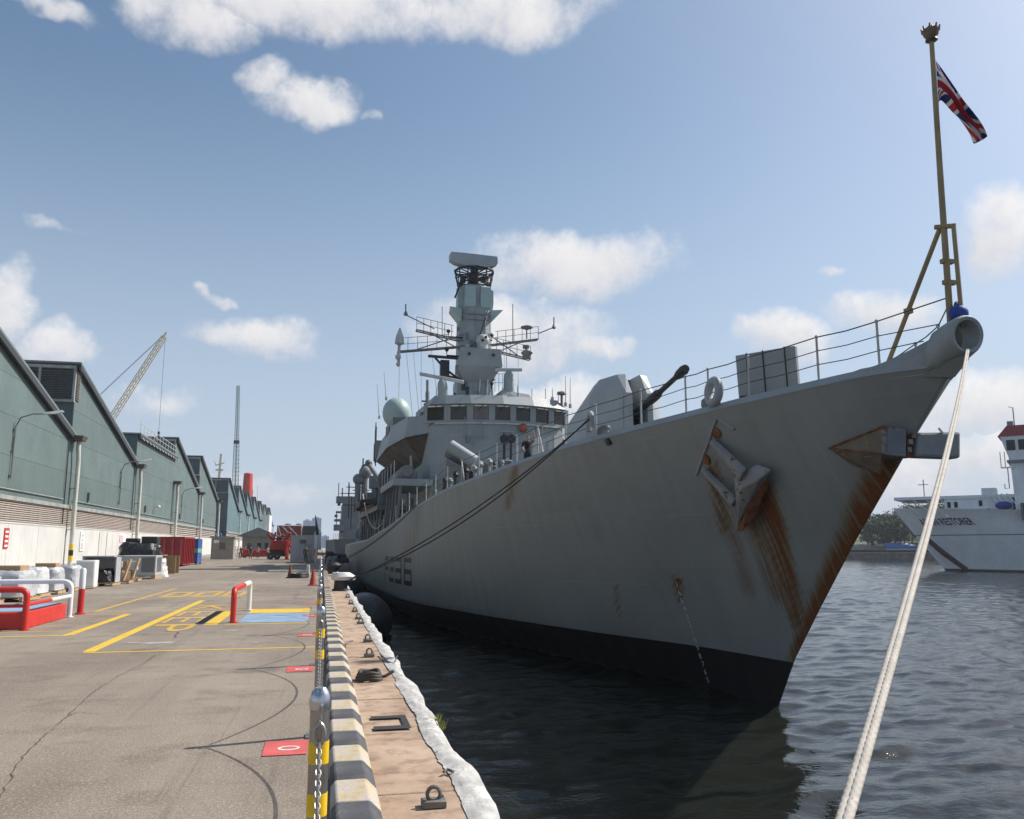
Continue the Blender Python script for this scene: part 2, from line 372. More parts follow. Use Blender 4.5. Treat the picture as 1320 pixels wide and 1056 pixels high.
# lumpy white capping along the quay edge
M_CAP = mat('white quay edge capping', (.50, .485, .455), .8, var=.22, scale=5, fine=16, bump=.9, bdist=.012, worn=(.28, .24, .20), wamt=.2)
ys = np.arange(-3, 140, .04); vs = []; NP = 14
ph = rng.uniform(0, 6.28, 8); jag = rng.normal(0, 1, (len(ys) + 40, NP)); ker = np.hanning(7); ker /= ker.sum()
jag = np.stack([np.convolve(jag[:, k], ker, 'same') for k in range(NP)], 1); jin = np.cumsum(rng.normal(0, .012, len(ys))); jin -= np.convolve(jin, np.ones(61) / 61, 'same')
for iy, yv in enumerate(ys):
    wob = .028 * math.sin(yv * 1.7 + ph[0]) + .022 * math.sin(yv * 3.1 + ph[1]) + .012 * math.sin(yv * 6.3 + ph[2])
    inn = QE - .135 + .012 * math.sin(yv * 2.3 + ph[3]) + float(np.clip(jin[iy] * .5, -.012, .012)); out = QE + .05 + wob * .8
    for kx in range(NP):
        t = kx / (NP - 1); J = jag[iy, kx]
        if t < .7: x = inn + (out - inn) * (t / .7); z = .006 + .028 * math.sin(math.pi * min(1, t / .7) * .85) + .0045 * J * min(1, t * 4) + .003 * math.sin(yv * 8 + kx * .9)
        else: x = out + .012 + .006 * J; z = .012 - (t - .7) / .3 * .3
        vs.append((x, yv, max(z, .007) if t < .7 else z))
fs = [(i * NP + k, i * NP + k + 1, (i + 1) * NP + k + 1, (i + 1) * NP + k) for i in range(len(ys) - 1) for k in range(NP - 1)]
m = MB(); m.add(vs, fs); tag(m.build('edge_capping', M_CAP), 'lumpy white capping strip along the quay edge above the water', 'edge capping')

# painted markings (flat paint, 4 mm sheets)
M_YEL = mat('yellow road paint', (.62, .41, .035), .75, var=.12, scale=3, fine=35, worn=(.27, .22, .18), wamt=.12)
M_YEW = mat('faded yellow road paint', (.55, .34, .05), .8, var=.2, scale=2, fine=18, worn=(.25, .21, .18), wamt=.38)
M_RED = mat('faded red road paint', (.52, .09, .085), .8, var=.2, scale=3, fine=24, worn=(.30, .2, .18), wamt=.12)
M_WHI = mat('faded white road paint', (.62, .58, .55), .8, var=.15, scale=4, fine=24, worn=(.28, .23, .2), wamt=.2)
M_BLU = mat('pale blue deck paint', (.20, .30, .42), .75, var=.18, scale=2, fine=16, worn=(.3, .33, .36), wamt=.12)
M_TAR = mat('black tar paint', (.03, .03, .032), .8, var=.3, worn=(.22, .19, .16), wamt=.1)
M_PATCH = mat('pale concrete patch', (.36, .34, .32), .9, var=.2, scale=3, worn=(.24, .2, .18), wamt=.4)
def paint(name, mt, x0, x1, y0, y1, z=.004):
    nx_ = max(1, int(abs(x1 - x0) / .5)); ny_ = max(1, int(abs(y1 - y0) / .5))
    m = MB(); m.add([(x0, y0, z), (x1, y0, z), (x1, y1, z), (x0, y1, z)], [(0, 1, 2, 3)])
    return struct(m.build(name, mt, smooth=False, fix=False))
for a in ((-3.66, -3.47, 14.9, 28.2), (-4.72, -4.54, 17.75, 22.9), (-2.42, -2.14, 19.4, 23.6)): paint('yellow_line', M_YEL, *a)
for a in ((-3.6, 0, 14.72, 14.83), (-14, -4.6, 17.62, 17.74), (-1.98, -.2, 19.38, 19.5), (-1.75, -.25, 22.5, 23.9)): paint('yellow_line', M_YEL, *a)
for a in ((-5.72, -5.58, 24.08, 36.5), (-5.9, -1.9, 23.95, 24.06), (-6.2, -4.72, 18.6, 18.7), (-5.6, -4.8, 22.9, 23.0), (-1.85, -.2, 24.2, 24.3), (-3.2, -.6, 70, 72)): paint('yellow_line', M_YEW, *a, .0022)
for (xa, xb) in ((-5.25, -4.45), (-4.25, -3.45), (-3.3, -2.6)):
    for (p, q, r_, s) in ((0, 1, 0, .2), (0, 1, .8, 1), (0, .22, .22, .78), (.78, 1, .22, .78)):
        w = xb - xa; paint('yellow_marking', M_YEW, xa + w * p, xa + w * q, 30.2 + 3.4 * r_, 30.2 + 3.4 * s)
letters('keep_lettering', 'KEEP', 1.75, M_YEW, lambda x, y: (-3.40 + y * .70, 26.2 - x * 2.15, .0055))['kind'] = 'structure'
paint('blue_marking', M_BLU, -1.75, -.25, 19.75, 22.42); paint('hoop_shadow_strip', M_TAR, -2.62, -2.48, 19.6, 23.4, .0075)  # the dark strip paints the hoop rail's cast shadow on the ground
for i, (yy, w) in enumerate(((7.55, .27), (12.2, .27), (16.8, .25), (21.4, .25), (26, .25))):
    paint('red_marking', M_RED, -.14 - w, -.06, yy - .26, yy + .26, .0068)
    letters('zero_lettering', '0', .42, M_WHI, lambda x, y, yy=yy: (-.12 - y * .62, yy - .13 + x * .9, .0095))['kind'] = 'structure'
for (px_, py_, w, d) in ((204, 829, .34, .18), (172, 829, .12, .1), (300, 813, .18, .1), (330, 829, .06, .05)):
    p = atz(px_, py_); m = MB(); n = 30
    m.add([(p[0] + w * math.cos(t * 2 * math.pi / n) * random.uniform(.6, 1.2), p[1] + d * math.sin(t * 2 * math.pi / n) * random.uniform(.6, 1.2), .004) for t in range(n)], [tuple(range(n))])
    struct(m.build('concrete_patch', M_PATCH, smooth=False, fix=False))
M_CRK = mat('ground crack', (.085, .068, .055), .9, var=.3, worn=(.2, .165, .13), wamt=.3)
def crack(pts, w, mt=M_CRK):
    pts = [atz(*p) for p in pts]; t = np.linspace(0, len(pts) - 1, len(pts) * 9); vs = []
    for i, u in enumerate(t):
        a = int(min(u, len(pts) - 1.001)); p = pts[a] * (1 - u + a) + pts[a + 1] * (u - a)
        ww = w * random.uniform(.4, 1.1); j = random.uniform(-.012, .012); vs += [(p[0] - ww + j, p[1] + j, .003), (p[0] + ww + j, p[1] + j, .003)]
    m = MB(); m.add(vs, [(2 * i, 2 * i + 1, 2 * i + 3, 2 * i + 2) for i in range(len(t) - 1)]); struct(m.build('ground_crack', mt, smooth=False, fix=False))
crack([(0, 1030), (22, 985), (50, 955), (85, 925), (120, 893), (150, 873), (185, 855), (200, 845)], .008)
crack([(85, 925), (100, 918), (130, 921)], .006); crack([(225, 822), (227, 818), (230, 815)], .02)
paint('tar_patch', M_TAR, .52, .86, 8.05, 8.2, .012); paint('tar_patch', M_TAR, .52, .86, 8.55, 8.68, .012); paint('tar_patch', M_TAR, .8, .86, 8.2, 8.55, .012)

# far shore to the right: quay wall, scrub ground
m = MB(); pts = [(60, 330), (175, 292), (300, 250), (600, 170), (900, 900), (60, 900)]
m.prism([(x, y, WZ - 1) for x, y in pts], (0, 0, 3.6)); struct(m.build('far_shore', M_QWALL))
m = MB(); gm = mat('scrub ground', (.07, .085, .04), .9, var=.4, scale=.1)
pts = [(80, 345), (180, 308), (310, 268), (600, 200), (880, 880), (80, 880)]
m.hull([(x, y, .4) for x, y in pts] + [(x * .97 + 12, y + 45, 5) for x, y in pts[:4]] + [(x * .97 + 12, y + 160, 16) for x, y in pts[:4]]); struct(m.build('far_hill', gm))
# ================================================================== warehouses and what stands behind them
M_GRN = mat('green sheet cladding', (.130, .182, .176), .6, rnd=.28, var=.12, scale=.35, fine=3, streak=.25, wave=('Y', 1.6, .03))
M_GRF = mat('blue green sheet cladding', (.12, .20, .22), .6, rnd=.2, var=.1, scale=.35, fine=3, streak=.2, wave=('Y', 1.6, .03))
M_END = mat('shade-darkened end cladding', (.085, .125, .13), .65, var=.12, scale=.3, fine=3, wave=('X', 1.6, .03))  # darker than the front cladding: shade of the end faces put into the colour
M_WHT = mat('white corrugated wall', (.72, .72, .69), .6, rnd=.12, var=.07, scale=.5, fine=4, streak=.3, wave=('Y', 2.2, .03))
M_ROOF = mat('grey metal roof', (.2, .22, .22), .55, var=.15, scale=.4, wave=('X', 1.2, .03))
M_FLASH = mat('dark roof flashing', (.03, .034, .036), .5)
M_SILL = mat('weathered grey sill', (.30, .32, .30), .8, var=.25, scale=1, streak=.3)
M_SLAT = mat('beige louvre slat', (.52, .46, .41), .6, var=.1)
M_DARK = mat('dark void', (.012, .012, .012), .9)
M_PIPE = mat('cream downpipe', (.60, .60, .55), .5, var=.1, scale=.6, streak=.3)
M_HOP = mat('rusty gutter hopper', (.10, .085, .07), .8, var=.35, scale=3)
M_PYEL = mat('yellow band paint', (.75, .53, .02), .5, var=.1)
M_PBLK = mat('black band paint', (.02, .02, .02), .5)
M_LAMP = mat('grey lamp metal', (.16, .17, .18), .45, metal=.3)
WX = -20.0
def shed_bay(parent, ya, yb, peak, val, flat=None, cl=M_GRN, louv=True, zs=4.95, detail=True, deep=30):
    """one saw-tooth bay: tall edge at ya, valley at yb"""
    top = [(ya, peak), (yb, val)] if flat is None else [(ya, flat), (yb, flat)]
    zt = lambda y: top[0][1] + (top[1][1] - top[0][1]) * (y - ya) / (yb - ya)
    # front wall in courses of sheeting, each course a panel lapped over the next
    z = zs; rows = []
    while z < max(t[1] for t in top) - .05: rows.append((z, min(z + 2.55, max(t[1] for t in top)))); z += 2.55
    for (za, zb) in rows:
        poly = [(ya, za), (yb, za)]
        # clip strip by the sloping roof line
        e = [(ya, min(zb, zt(ya))), (yb, min(zb, zt(yb)))]
        if zt(yb) < za:
            ycut = ya + (za - zt(ya)) / (zt(yb) - zt(ya)) * (yb - ya); poly = [(ya, za), (ycut, za)]; e = [(ya, min(zb, zt(ya)))]
            if zt(ya) > zb:
                yk = ya + (zb - zt(ya)) / (zt(yb) - zt(ya)) * (yb - ya); e = [(ya, zb), (yk, zb)]
        elif zt(ya) > zb > zt(yb):
            yk = ya + (zb - zt(ya)) / (zt(yb) - zt(ya)) * (yb - ya); e = [(ya, zb), (yk, zb), (yb, zt(yb))]
        elif zt(yb) >= zb: e = [(ya, zb), (yb, zb)]
        pl = poly + e[::-1]
        m = MB(); m.prism([(WX, y, zz + (.018 if zz == za and za > zs else 0)) for y, zz in pl], (-.08, 0, 0)); m.build('cladding_panel', cl, parent, smooth=False)
    # roof slab and dark flashing along the slope
    m = MB(); a, b = Vector((WX + .35, ya - .25, top[0][1] + .05)), Vector((WX + .35, yb + .1, top[1][1] + .05))
    m.hexa([a, b, b + Vector((-deep, 0, 0)), a + Vector((-deep, 0, 0))] + [p + Vector((0, 0, .16)) for p in (a, b, b + Vector((-deep, 0, 0)), a + Vector((-deep, 0, 0)))])
    m.build('roof', M_ROOF, parent, smooth=False)
    m = MB(); a2 = a + Vector((.0, 0, -.42)); b2 = b + Vector((0, 0, -.42))
    m.hexa([a2 + Vector((-.18, 0, 0)), b2 + Vector((-.18, 0, 0)), b2, a2, a + Vector((-.18, 0, -.02)), b + Vector((-.18, 0, -.02)), b + Vector((0, 0, -.02)), a + Vector((0, 0, -.02))])
    m.build('bargeboard', M_FLASH, parent, smooth=False)
    # tall end face looking up the quay, with its louvred clerestory
    zt0 = top[0][1]; zb0 = val - .6
    m = MB(); m.b2((WX - .09, ya, zs), (WX - deep, ya + .1, zt0)); ef = m.build('end_wall', M_END, parent, smooth=False)
    if louv:
        m = MB(); m.b2((WX + .02, ya - .32, zt0 - 3.1), (WX - 16, ya - .02, zt0 - 2.9)); m.b2((WX + .02, ya - .32, zt0 - .35), (WX - 16, ya - .02, zt0 - .1))
        for q in range(7): m.b2((WX + .02 - q * 2.6, ya - .32, zt0 - 2.9), (WX - .16 - q * 2.6, ya - .06, zt0 - .35))
        fr = m.build('clerestory', M_SILL, parent, smooth=False)
        if detail:
            for q in range(12):
                zz = zt0 - 2.82 + q * .2; s = MB(); s.box((WX - 8, ya - .16, zz), (15.8, .16, .03), tilt=Matrix.Rotation(R(-35), 3, 'X')); s.build('slat', M_LAMP, fr, smooth=False)
            for q in range(12):
                zz = zt0 - 2.82 + q * .2; s = MB(); s.box((WX + .06, ya + .55, zz), (.1, 1.1, .05), tilt=Matrix.Rotation(R(30), 3, 'Y')); s.build('slat', M_SLAT, fr, smooth=False)
    # sill, louvre strip, white lower wall
    m = MB(); m.b2((WX + .14, ya + .02, zs - .28), (WX - .1, yb - .02, zs - .005)); m.build('sill', M_SILL, parent, smooth=False)
    m = MB(); m.b2((WX - .3, ya, 3.2), (WX - .35, yb, zs - .2)); m.build('louvre_backing', M_DARK, parent, smooth=False)
    n = 10 if detail else 5
    s = MB(); s.box((0, 0, 0), (.17, yb - ya - .04, 1.45 / n * .42), tilt=Matrix.Rotation(R(28), 3, 'Y')); sm = s.mesh('louvre_slat', M_SLAT, False)
    for q in range(n): ob('louvre_slat', sm, parent, 0, (WX - .06, (ya + yb) / 2, 3.3 + (q + .5) * 1.42 / n))
    k = 4 if detail else 1; w = (yb - ya) / k
    for q in range(k):
        m = MB(); m.b2((WX, ya + q * w + .02, .32), (WX - .08, ya + (q + 1) * w - .02, 3.2)); m.build('wall_panel', M_WHT, parent, smooth=False)
    m = MB(); m.b2((WX + .05, ya, 0), (WX - .2, yb, .32)); m.build('plinth', M_SILL, parent, smooth=False)
    m = MB(); m.b2((WX + .03, ya, 3.16), (WX - .1, yb, 3.27)); m.build('wall_rail', M_PIPE, parent, smooth=False)
def downpipe(y, z, parent):
    x = WX + .45; m = MB(); m.tube([(x, y + .55, z - .3), (x, y + .5, z - .9), (x, y + .75, z - 1.7), (x, y + .8, z - 2.4), (x, y + .8, .1)], .17, 10)
    p = m.build('downpipe', M_PIPE, parent)
    m = MB(); m.hexa([(x - .5, y - .35, z - .35), (x + .42, y - .25, z - .35), (x + .42, y + .85, z - .35), (x - .5, y + .85, z - .35), (x - .5, y - .5, z + .02), (x + .55, y - .5, z + .02), (x + .55, y + 1.0, z + .02), (x - .5, y + 1.0, z + .02)])
    m.build('hopper', M_HOP, p, smooth=False)
    for (za, zb, mt) in ((.55, .95, M_PYEL), (.95, 1.4, M_PBLK), (1.4, 1.85, M_PYEL)):
        m = MB(); m.lathe([(.18, za), (.18, zb)], (x, y + .8, 0), 12); m.build('band', mt, p)
    for zz in (3.0, 6.3):
        m = MB(); m.box((x - .2, y + .8, zz), (.5, .44, .06)); m.build('bracket', M_SILL, p, smooth=False)
wh1 = thing('warehouse', 'long green saw-tooth warehouse with louvred clerestories and white lower wall beside the pallets', 'warehouse', (0, 0, 0))
ys1 = [24.7, 48.9, 73.1, 97.3, 121.5, 145.7, 169.9]
for i in range(6):
    shed_bay(wh1, ys1[i], ys1[i + 1], 16.3, 10.45, flat=13.7 if i == 3 else None, louv=(i != 3), detail=i < 4)
    if i >= 1 and i < 6: downpipe(ys1[i + 1], 10.45, wh1)
# walkway with railing on the flat bay
m = MB(); m.b2((WX + .15, 98, 13.9), (WX - 1.4, 121, 14.02)); wk = m.build('roof_walkway', M_SILL, wh1, smooth=False)
for q in range(13):
    s = MB(); yq = 98 + q * 23 / 12; s.tube([(WX + .1, yq, 14), (WX + .1, yq, 15.1)], .035, 5); s.build('rail_post', M_PIPE, wk)
    s = MB(); s.tube([(WX + .1, yq, 13.9), (WX + .45, yq + .6, 13.2)], .05, 5); s.build('bracket', M_PIPE, wk)
for zz in (14.55, 15.1): s = MB(); s.tube([(WX + .1, 98, zz), (WX + .1, 121, zz)], .035, 5); s.build('rail', M_PIPE, wk)
wh2 = thing('warehouse', 'blue green saw-tooth warehouse beyond the gap with tall dark end wall', 'warehouse', (0, 0, 0))
y2 = 189.5; ys2 = [y2 + q * 23.6 for q in range(8)]
for i in range(7):
    shed_bay(wh2, ys2[i], ys2[i + 1], 16.1, 10.2, cl=M_GRF, detail=False)
    downpipe(ys2[i + 1], 10.2, wh2)
# lamps fixed to the warehouse wall
def wall_lamp(y, z, label):
    t = thing('wall_lamp', label, 'lamp', (WX, y, 0), group='lamps on the warehouse wall')
    m = MB(); m.tube([(.12, 0, z - 4.4), (.12, 0, z - 1), (.35, .1, z - .35), (1.0, .3, z - .05), (1.7, .5, z)], .05, 6); m.build('arm', M_LAMP, t)
    for zz in (z - 4.2, z - 2.6, z - 1.2): m = MB(); m.box((.07, 0, zz), (.16, .22, .12)); m.build('clamp', M_LAMP, t, smooth=False)
    m = MB(); m.hull([(1.5, .4, z - .02), (1.5, .62, z - .02), (2.7, .75, z + .22), (2.7, 1.0, z + .22), (1.6, .45, z + .1), (2.6, .85, z + .36), (2.2, .5, z + .05), (2.2, .85, z + .05)]); m.build('lamp_head', mat('lamp head', (.4, .42, .42), .4, metal=.2), t)
wall_lamp(60.2, 10.4, 'grey gooseneck lamp on the green wall between louvre strip and sloping bargeboard')
wall_lamp(90.5, 10.2, 'gooseneck lamp on the second green bay just before its rain hopper')
wall_lamp(128.5, 10.0, 'gooseneck lamp on the bay past the flat roof')
m = MB(); m.tube([(WX, 108.5, 6.3), (WX + .5, 108.5, 6.5)], .04, 5); m.ball((WX + .6, 108.6, 6.4), .22, 10); tag(m.build('security_camera', M_PIPE), 'white dome camera on a bracket under the flat-roofed bay', 'camera')
# signs on the white wall
M_SRED = mat('red sign face', (.5, .05, .05), .5); M_SWHT = mat('white sign face', (.78, .78, .76), .5); M_INK = mat('black ink', (.02, .02, .022), .6); M_SBLU = mat('blue sign face', (.02, .08, .25), .5)
def sign(name, label, y0, y1, z0, z1, face, x=WX + .06):
    m = MB(); m.b2((x, y0, z0), (x - .05, y1, z1)); return tag(m.build(name, face, smooth=False), label, 'sign')
s = sign('wall_sign', 'tall narrow red notice with white characters on the white wall', 60.3, 61.1, 1.55, 2.85, M_SRED)
for q in range(4): m = MB(); m.b2((WX + .064, 60.42, 1.65 + q * .3), (WX + .062, 60.98, 1.78 + q * .3)); m.build('print', M_SWHT, s, smooth=False)
s = sign('wall_sign', 'tall white notice with black curved characters beside the banded downpipe', 77.9, 79.2, 1.3, 2.9, M_SWHT)
for q, ch in enumerate('CU'): letters('print', ch, .75, M_INK, lambda x, y, q=q: (WX + .066, 78.25 + x, 2.15 - q * .7 + y), s)
s = sign('wall_sign', 'small white plate with red numbers on the white wall past the doors', 92.3, 95.0, 2.15, 2.85, M_SWHT)
letters('print', '833', .75, M_SRED, lambda x, y: (WX + .066, 92.5 + x * 1.1, 2.24 + y), s)
for yy in (84.2, 87.0):
    m = MB(); m.b2((WX + .03, yy, .32), (WX - .02, yy + .14, 3.0)); tag(m.build('door_frame', M_SILL, smooth=False), 'dark door edge strip in the white corrugated wall', 'door frame', 'door edges in the white wall')
m = MB(); m.b2((-22.4, 186, 3.1), (-20.0, 186.15, 4.9)); s = tag(m.build('blue_sign', M_SBLU, smooth=False), 'blue board with white strokes at the foot of the dark end wall', 'sign')
for q in range(4): m = MB(); m.box((-22.0 + q * .5, 185.98, 4.0), (.12, .03, 1.1), tilt=Matrix.Rotation(R(25 * (-1) ** q), 3, 'Y')); m.build('print', M_SWHT, s, smooth=False)

# lattice builder
def lattice(m, a, b, w0, w1, nseg, r=.05, br=.03, tri=False):
    a = Vector(a); b = Vector(b); t = (b - a).normalized(); u = t.orthogonal().normalized(); v = t.cross(u)
    cs = [(1, 1), (-1, 1), (-1, -1), (1, -1)]
    P = [[a + (b - a) * (i / nseg) + (u * cx + v * cy) * ((w0 + (w1 - w0) * i / nseg) / 2) for cx, cy in cs] for i in range(nseg + 1)]
    for k in range(4):
        m.tube([P[0][k], P[-1][k]], r, 4)
        for i in range(nseg): m.tube([P[i][k], P[i + 1][(k + 1) % 4]], br, 3, cap=False); m.tube([P[i][k], P[i][(k + 1) % 4]], br, 3, cap=False)
M_CRY = mat('weathered yellow crane paint', (.55, .42, .16), .6, var=.25, worn=(.6, .55, .5), wamt=.3)
cr = thing('crawler_crane', 'yellow and white lattice boom crane standing behind the green warehouse', 'crane', (-62, 200, 0))
m = MB(); lattice(m, (1, 0, 2), (24.96, 0, 49.2), 1.3, .9, 44, .085, .045); m.tube([(24.8, 0, 48.8), (25.3, 0, 50.3)], .22, 6); m.build('boom', M_CRY, cr)
for q in (0, .5): m = MB(); m.tube([(-6, q, 14), (24.9, q, 49.8)], .04, 4); m.build('pendant', M_FLASH, cr)
m = MB(); m.tube([(25.2, 0, 50), (25.2, 0, 27)], .04, 4); m.build('hoist_rope', M_FLASH, cr)
m = MB(); m.box((25.2, 0, 26.6), (.5, .4, 1.4)); m.build('hook_block', M_FLASH, cr, bevel=.1)
m = MB(); m.box((-4, 0, 3), (7, 3.5, 3)); m.box((-3, 0, .7), (8, 5, 1.4)); m.tube([(-6, 0, 4), (-6, 0, 14)], .3, 6); m.build('crane_base', M_CRY, cr, smooth=False)
lt = thing('lattice_tower', 'tall slender green lattice mast rising behind the blue green warehouse', 'tower', (-29.5, 300, 0))
M_LT = mat('green lattice steel', (.16, .25, .24), .6)
m = MB(); lattice(m, (.3, 0, 0), (-.4, 0, 37), 1.9, 1.2, 26, .11, .07); m.build('mast_lower', M_LT, lt); m = MB(); lattice(m, (-.4, 0, 37), (-.9, 0, 57), 1.0, .7, 14, .10, .06); m.build('mast_upper', M_LT, lt)
m = MB(); m.box((-.4, 0, 37.2), (1.8, 1.8, 1)); m.build('platform', M_FLASH, lt, smooth=False)
M_FUN = mat('red funnel paint', (.52, .055, .03), .5, var=.15, streak=.2)
fs_ = thing('moored_ship', 'ship hidden behind the warehouse showing red funnel and cream mast', 'ship', (-25.5, 300, 0))
m = MB(); m.lathe([(1.75, 12), (1.72, 20), (1.5, 26.3), (1.2, 26.6), (.2, 26.6)], n=24); m.build('funnel', M_FUN, fs_); m = MB(); m.b2((-30, -6, -2), (8, 8, 12.2)); m.build('deckhouse', M_SWHT, fs_, smooth=False)
m = MB(); m.tube([(-9.8, 0, 12), (-9.3, 0, 33)], [.6, .35], 8); m.box((-9.5, 0, 27.5), (2.5, .6, .5)); m.tube([(-11, 0, 29), (-8, 0, 30)], .18, 6); m.tube([(-10.6, 0, 29), (-11.6, 0, 30.8)], .12, 6); m.build('mast', mat('cream mast paint', (.62, .55, .38), .5), fs_)
for xx in (1.8, 3.4): m = MB(); m.tube([(xx, 0, 12), (xx, 0, 19 + xx)], .16, 6); m.box((xx, 0, 17), (1.3, .4, .5)); m.build('mast', M_SWHT, fs_)
# far tower blocks
M_TB = mat('blue grey tower concrete', (.34, .40, .48), .8, var=.06); M_TBW = glass('blue grey tower window', (.2, .25, .32), .3)  # blue grey walls and windows, the towers' own colour
for (xa, xb, h, lab) in ((-26.5, -15, 37.5, 'pale blue grey tower block with the lower roof, far beyond the quay'), (-14.6, -2, 41, 'pale blue grey tower block with the higher roof, far beyond the quay'), (-1, 9, 16, 'low pale block beside the two far tower blocks')):
    t = thing('tower_block', lab, 'building', ((xa + xb) / 2, 1200, 0), group='far tower blocks'); w = xb - xa
    m = MB(); m.b2((-w / 2, 0, 0), (w / 2, 14, h)); m.b2((-w / 4, 2, h), (w / 5, 10, h + 1.6)); m.build('wall', M_TB, t, smooth=False)
    nw = int(w / 2.4)
    q = MB(); q.box((0, 0, 0), (1.1, .2, h - 2)); wm = q.mesh('window_strip', M_TBW, False)
    for i in range(nw): ob('window_strip', wm, t, 0, (-w / 2 + (i + .5) * w / nw, -.02, h / 2))
# cargo shed and machinery at the end of the quay
t = thing('red_shed', 'dark red shed with white diagonal braces closing the far quay', 'shed', (-6.8, 205, 0))
M_DRED = mat('dull red cladding', (.24, .05, .045), .65, var=.15, wave=('X', 1.5, .03))
m = MB(); m.b2((-3.6, 0, 0), (2.1, 12, 6.6)); m.build('wall', M_DRED, t, smooth=False)
for (a, b) in (((-3.4, 0, 6.5), (-2.2, 0, 3)), ((2, 0, 6.8), (2, 0, 1)), ((-1, 0, 6.4), (2, 0, 3.4)), ((-2.4, 0, 6.4), (.5, 0, 3.4)), ((-3.6, 0, 6.6), (2.1, 0, 6.6))): m = MB(); m.tube([(a[0], -.12, a[2]), (b[0], -.12, b[2])], .1, 5); m.build('brace', M_SWHT, t)
m = MB(); m.hull([(2.3, 0, 6.5), (5.4, 0, 6.5), (2.3, 0, 1), (3.4, 0, 1), (2.3, 9, 6.5), (5.4, 9, 6.5), (2.3, 9, 1), (3.4, 9, 1)]); m.build('dark_end', M_FLASH, t, smooth=False)
m = MB(); m.hull([(5.5, .1, 6.4), (3.5, .1, 1), (6.6, .1, 1), (6.6, .1, 5), (5.5, 8, 6.4), (3.5, 8, 1), (6.6, 8, 1), (6.6, 8, 5)]); m.build('grey_end', M_TB, t, smooth=False)
for q in (-1.2, 1.3): m = MB(); m.ball((q, 2, 6.7), .55, 10, (1.5, 1, .8)); m.build('roof_vent', M_LAMP, t)
# second grey warship moored astern
M_SG2 = mat('weathered warship grey', (.155, .165, .175), .6, var=.12, scale=.5)
t = thing('grey_warship', 'second grey warship moored astern of the frigate', 'warship', (8.2, 172, WZ))
m = MB(); m.hull([(-4.8, 0, -1), (4.8, 0, -1), (-6, -2, 6.2), (6, -2, 6.2), (-7, 30, -1), (7, 30, -1), (-7.4, 28, 6.2), (7.4, 28, 6.2), (-7, 90, -1), (7, 90, 6), (-7, 90, 6), (7, 90, -1)]); m.build('hull', M_SG2, t, smooth=False)
m = MB(); m.hull([(-4.6, 6, 6.2), (4, 6, 6.2), (-4.2, 7.5, 14), (3.6, 7.5, 14), (-4.6, 24, 6.2), (4, 24, 6.2), (-4.2, 22, 14), (3.6, 22, 14)]); m.build('superstructure', M_SG2, t, smooth=False)
m = MB(); m.b2((-5.6, 8, 13.9), (-1, 12, 15.2)); m.b2((-5.9, 7, 10), (-4.3, 11, 10.3)); m.b2((-6, 3, 8), (-3.9, 6.5, 9.2)); m.build('bridge_wing', M_SG2, t, smooth=False)
for (x, y, z0, z1, r_) in ((-5.2, 8, 15, 18, .09), (-4.4, 9, 15, 17, .12), (-3, 12, 14, 18.5, .12), (-1.2, 12, 14, 19, .12), (0, 15, 14, 24, .16), (-5.5, 5, 9, 12, .08)): m = MB(); m.tube([(x, y, z0), (x, y, z1)], r_, 6); m.build('antenna', M_FLASH, t)
for q in range(9): m = MB(); m.box((random.uniform(-5.6, -3.5), random.uniform(4, 8), 7 + q * .8), (random.uniform(.5, 1.4), .8, random.uniform(.3, .9))); m.build('deck_fitting', (M_SG2, M_LAMP, M_FLASH)[q % 3], t, smooth=False)
for q in range(6): m = MB(); m.tube([(-6 + q * .35, -1.5 + q * 1.5, 6.2), (-6 + q * .35, -1.5 + q * 1.5, 7.4)], .05, 5); m.build('stanchion', M_PIPE, t)

# trees on the far shore
M_LEAF = [mat('leaf green %d' % i, c, .7, var=.35, scale=.5) for i, c in enumerate(((.045, .075, .025), (.06, .085, .03), (.035, .06, .028)))]
M_BARK = mat('bark', (.09, .07, .05), .9)
def tree(x, y, z, h, r_, label, i):
    t = thing('broadleaf_tree', label, 'tree', (x, y, z), group='trees on the far shore')
    m = MB(); m.tube([(0, 0, 0), (.1, 0, h * .3), (.3, .1, h * .7)], [.3, .22, .08], 7)
    for q in range(5): a = q * 1.26; m.tube([(.1, 0, h * (.3 + q * .06)), (math.cos(a) * r_ * .6, math.sin(a) * r_ * .6, h * (.55 + .07 * q))], [.13, .04], 5)
    m.build('trunk', M_BARK, t)
    m = MB(); nc = 26; lv = []; lf = []
    rg = np.random.default_rng(i)
    for _ in range(nc):
        th = rg.uniform(0, 6.28); rad = r_ * math.sqrt(rg.uniform(.05, 1)); zz = h * rg.uniform(.32, .95); rad *= 1.1 - .75 * abs(zz / h - .55)
        cc_ = np.array([math.cos(th) * rad, math.sin(th) * rad, zz]); cr_ = r_ * rg.uniform(.22, .4)
        for _ in range(60):
            d = rg.normal(size=3); d /= np.linalg.norm(d); p = cc_ + d * cr_ * rg.uniform(.55, 1.05); a = rg.normal(size=3); a /= np.linalg.norm(a); b = np.cross(a, d + .01); b /= np.linalg.norm(b) + 1e-6
            s_ = rg.uniform(.22, .45); n0 = len(lv); lv += [p - a * s_ - b * s_ * .5, p + a * s_ - b * s_ * .5, p + a * s_ * .6 + b * s_ * .6, p - a * s_ * .6 + b * s_ * .6]; lf.append((n0, n0 + 1, n0 + 2, n0 + 3))
    m.add(lv, lf); m.build('crown', M_LEAF[i % 3], t, smooth=False, fix=False)
TL = ('leafy green tree in the belt on the far shore behind the white ship',) * 3
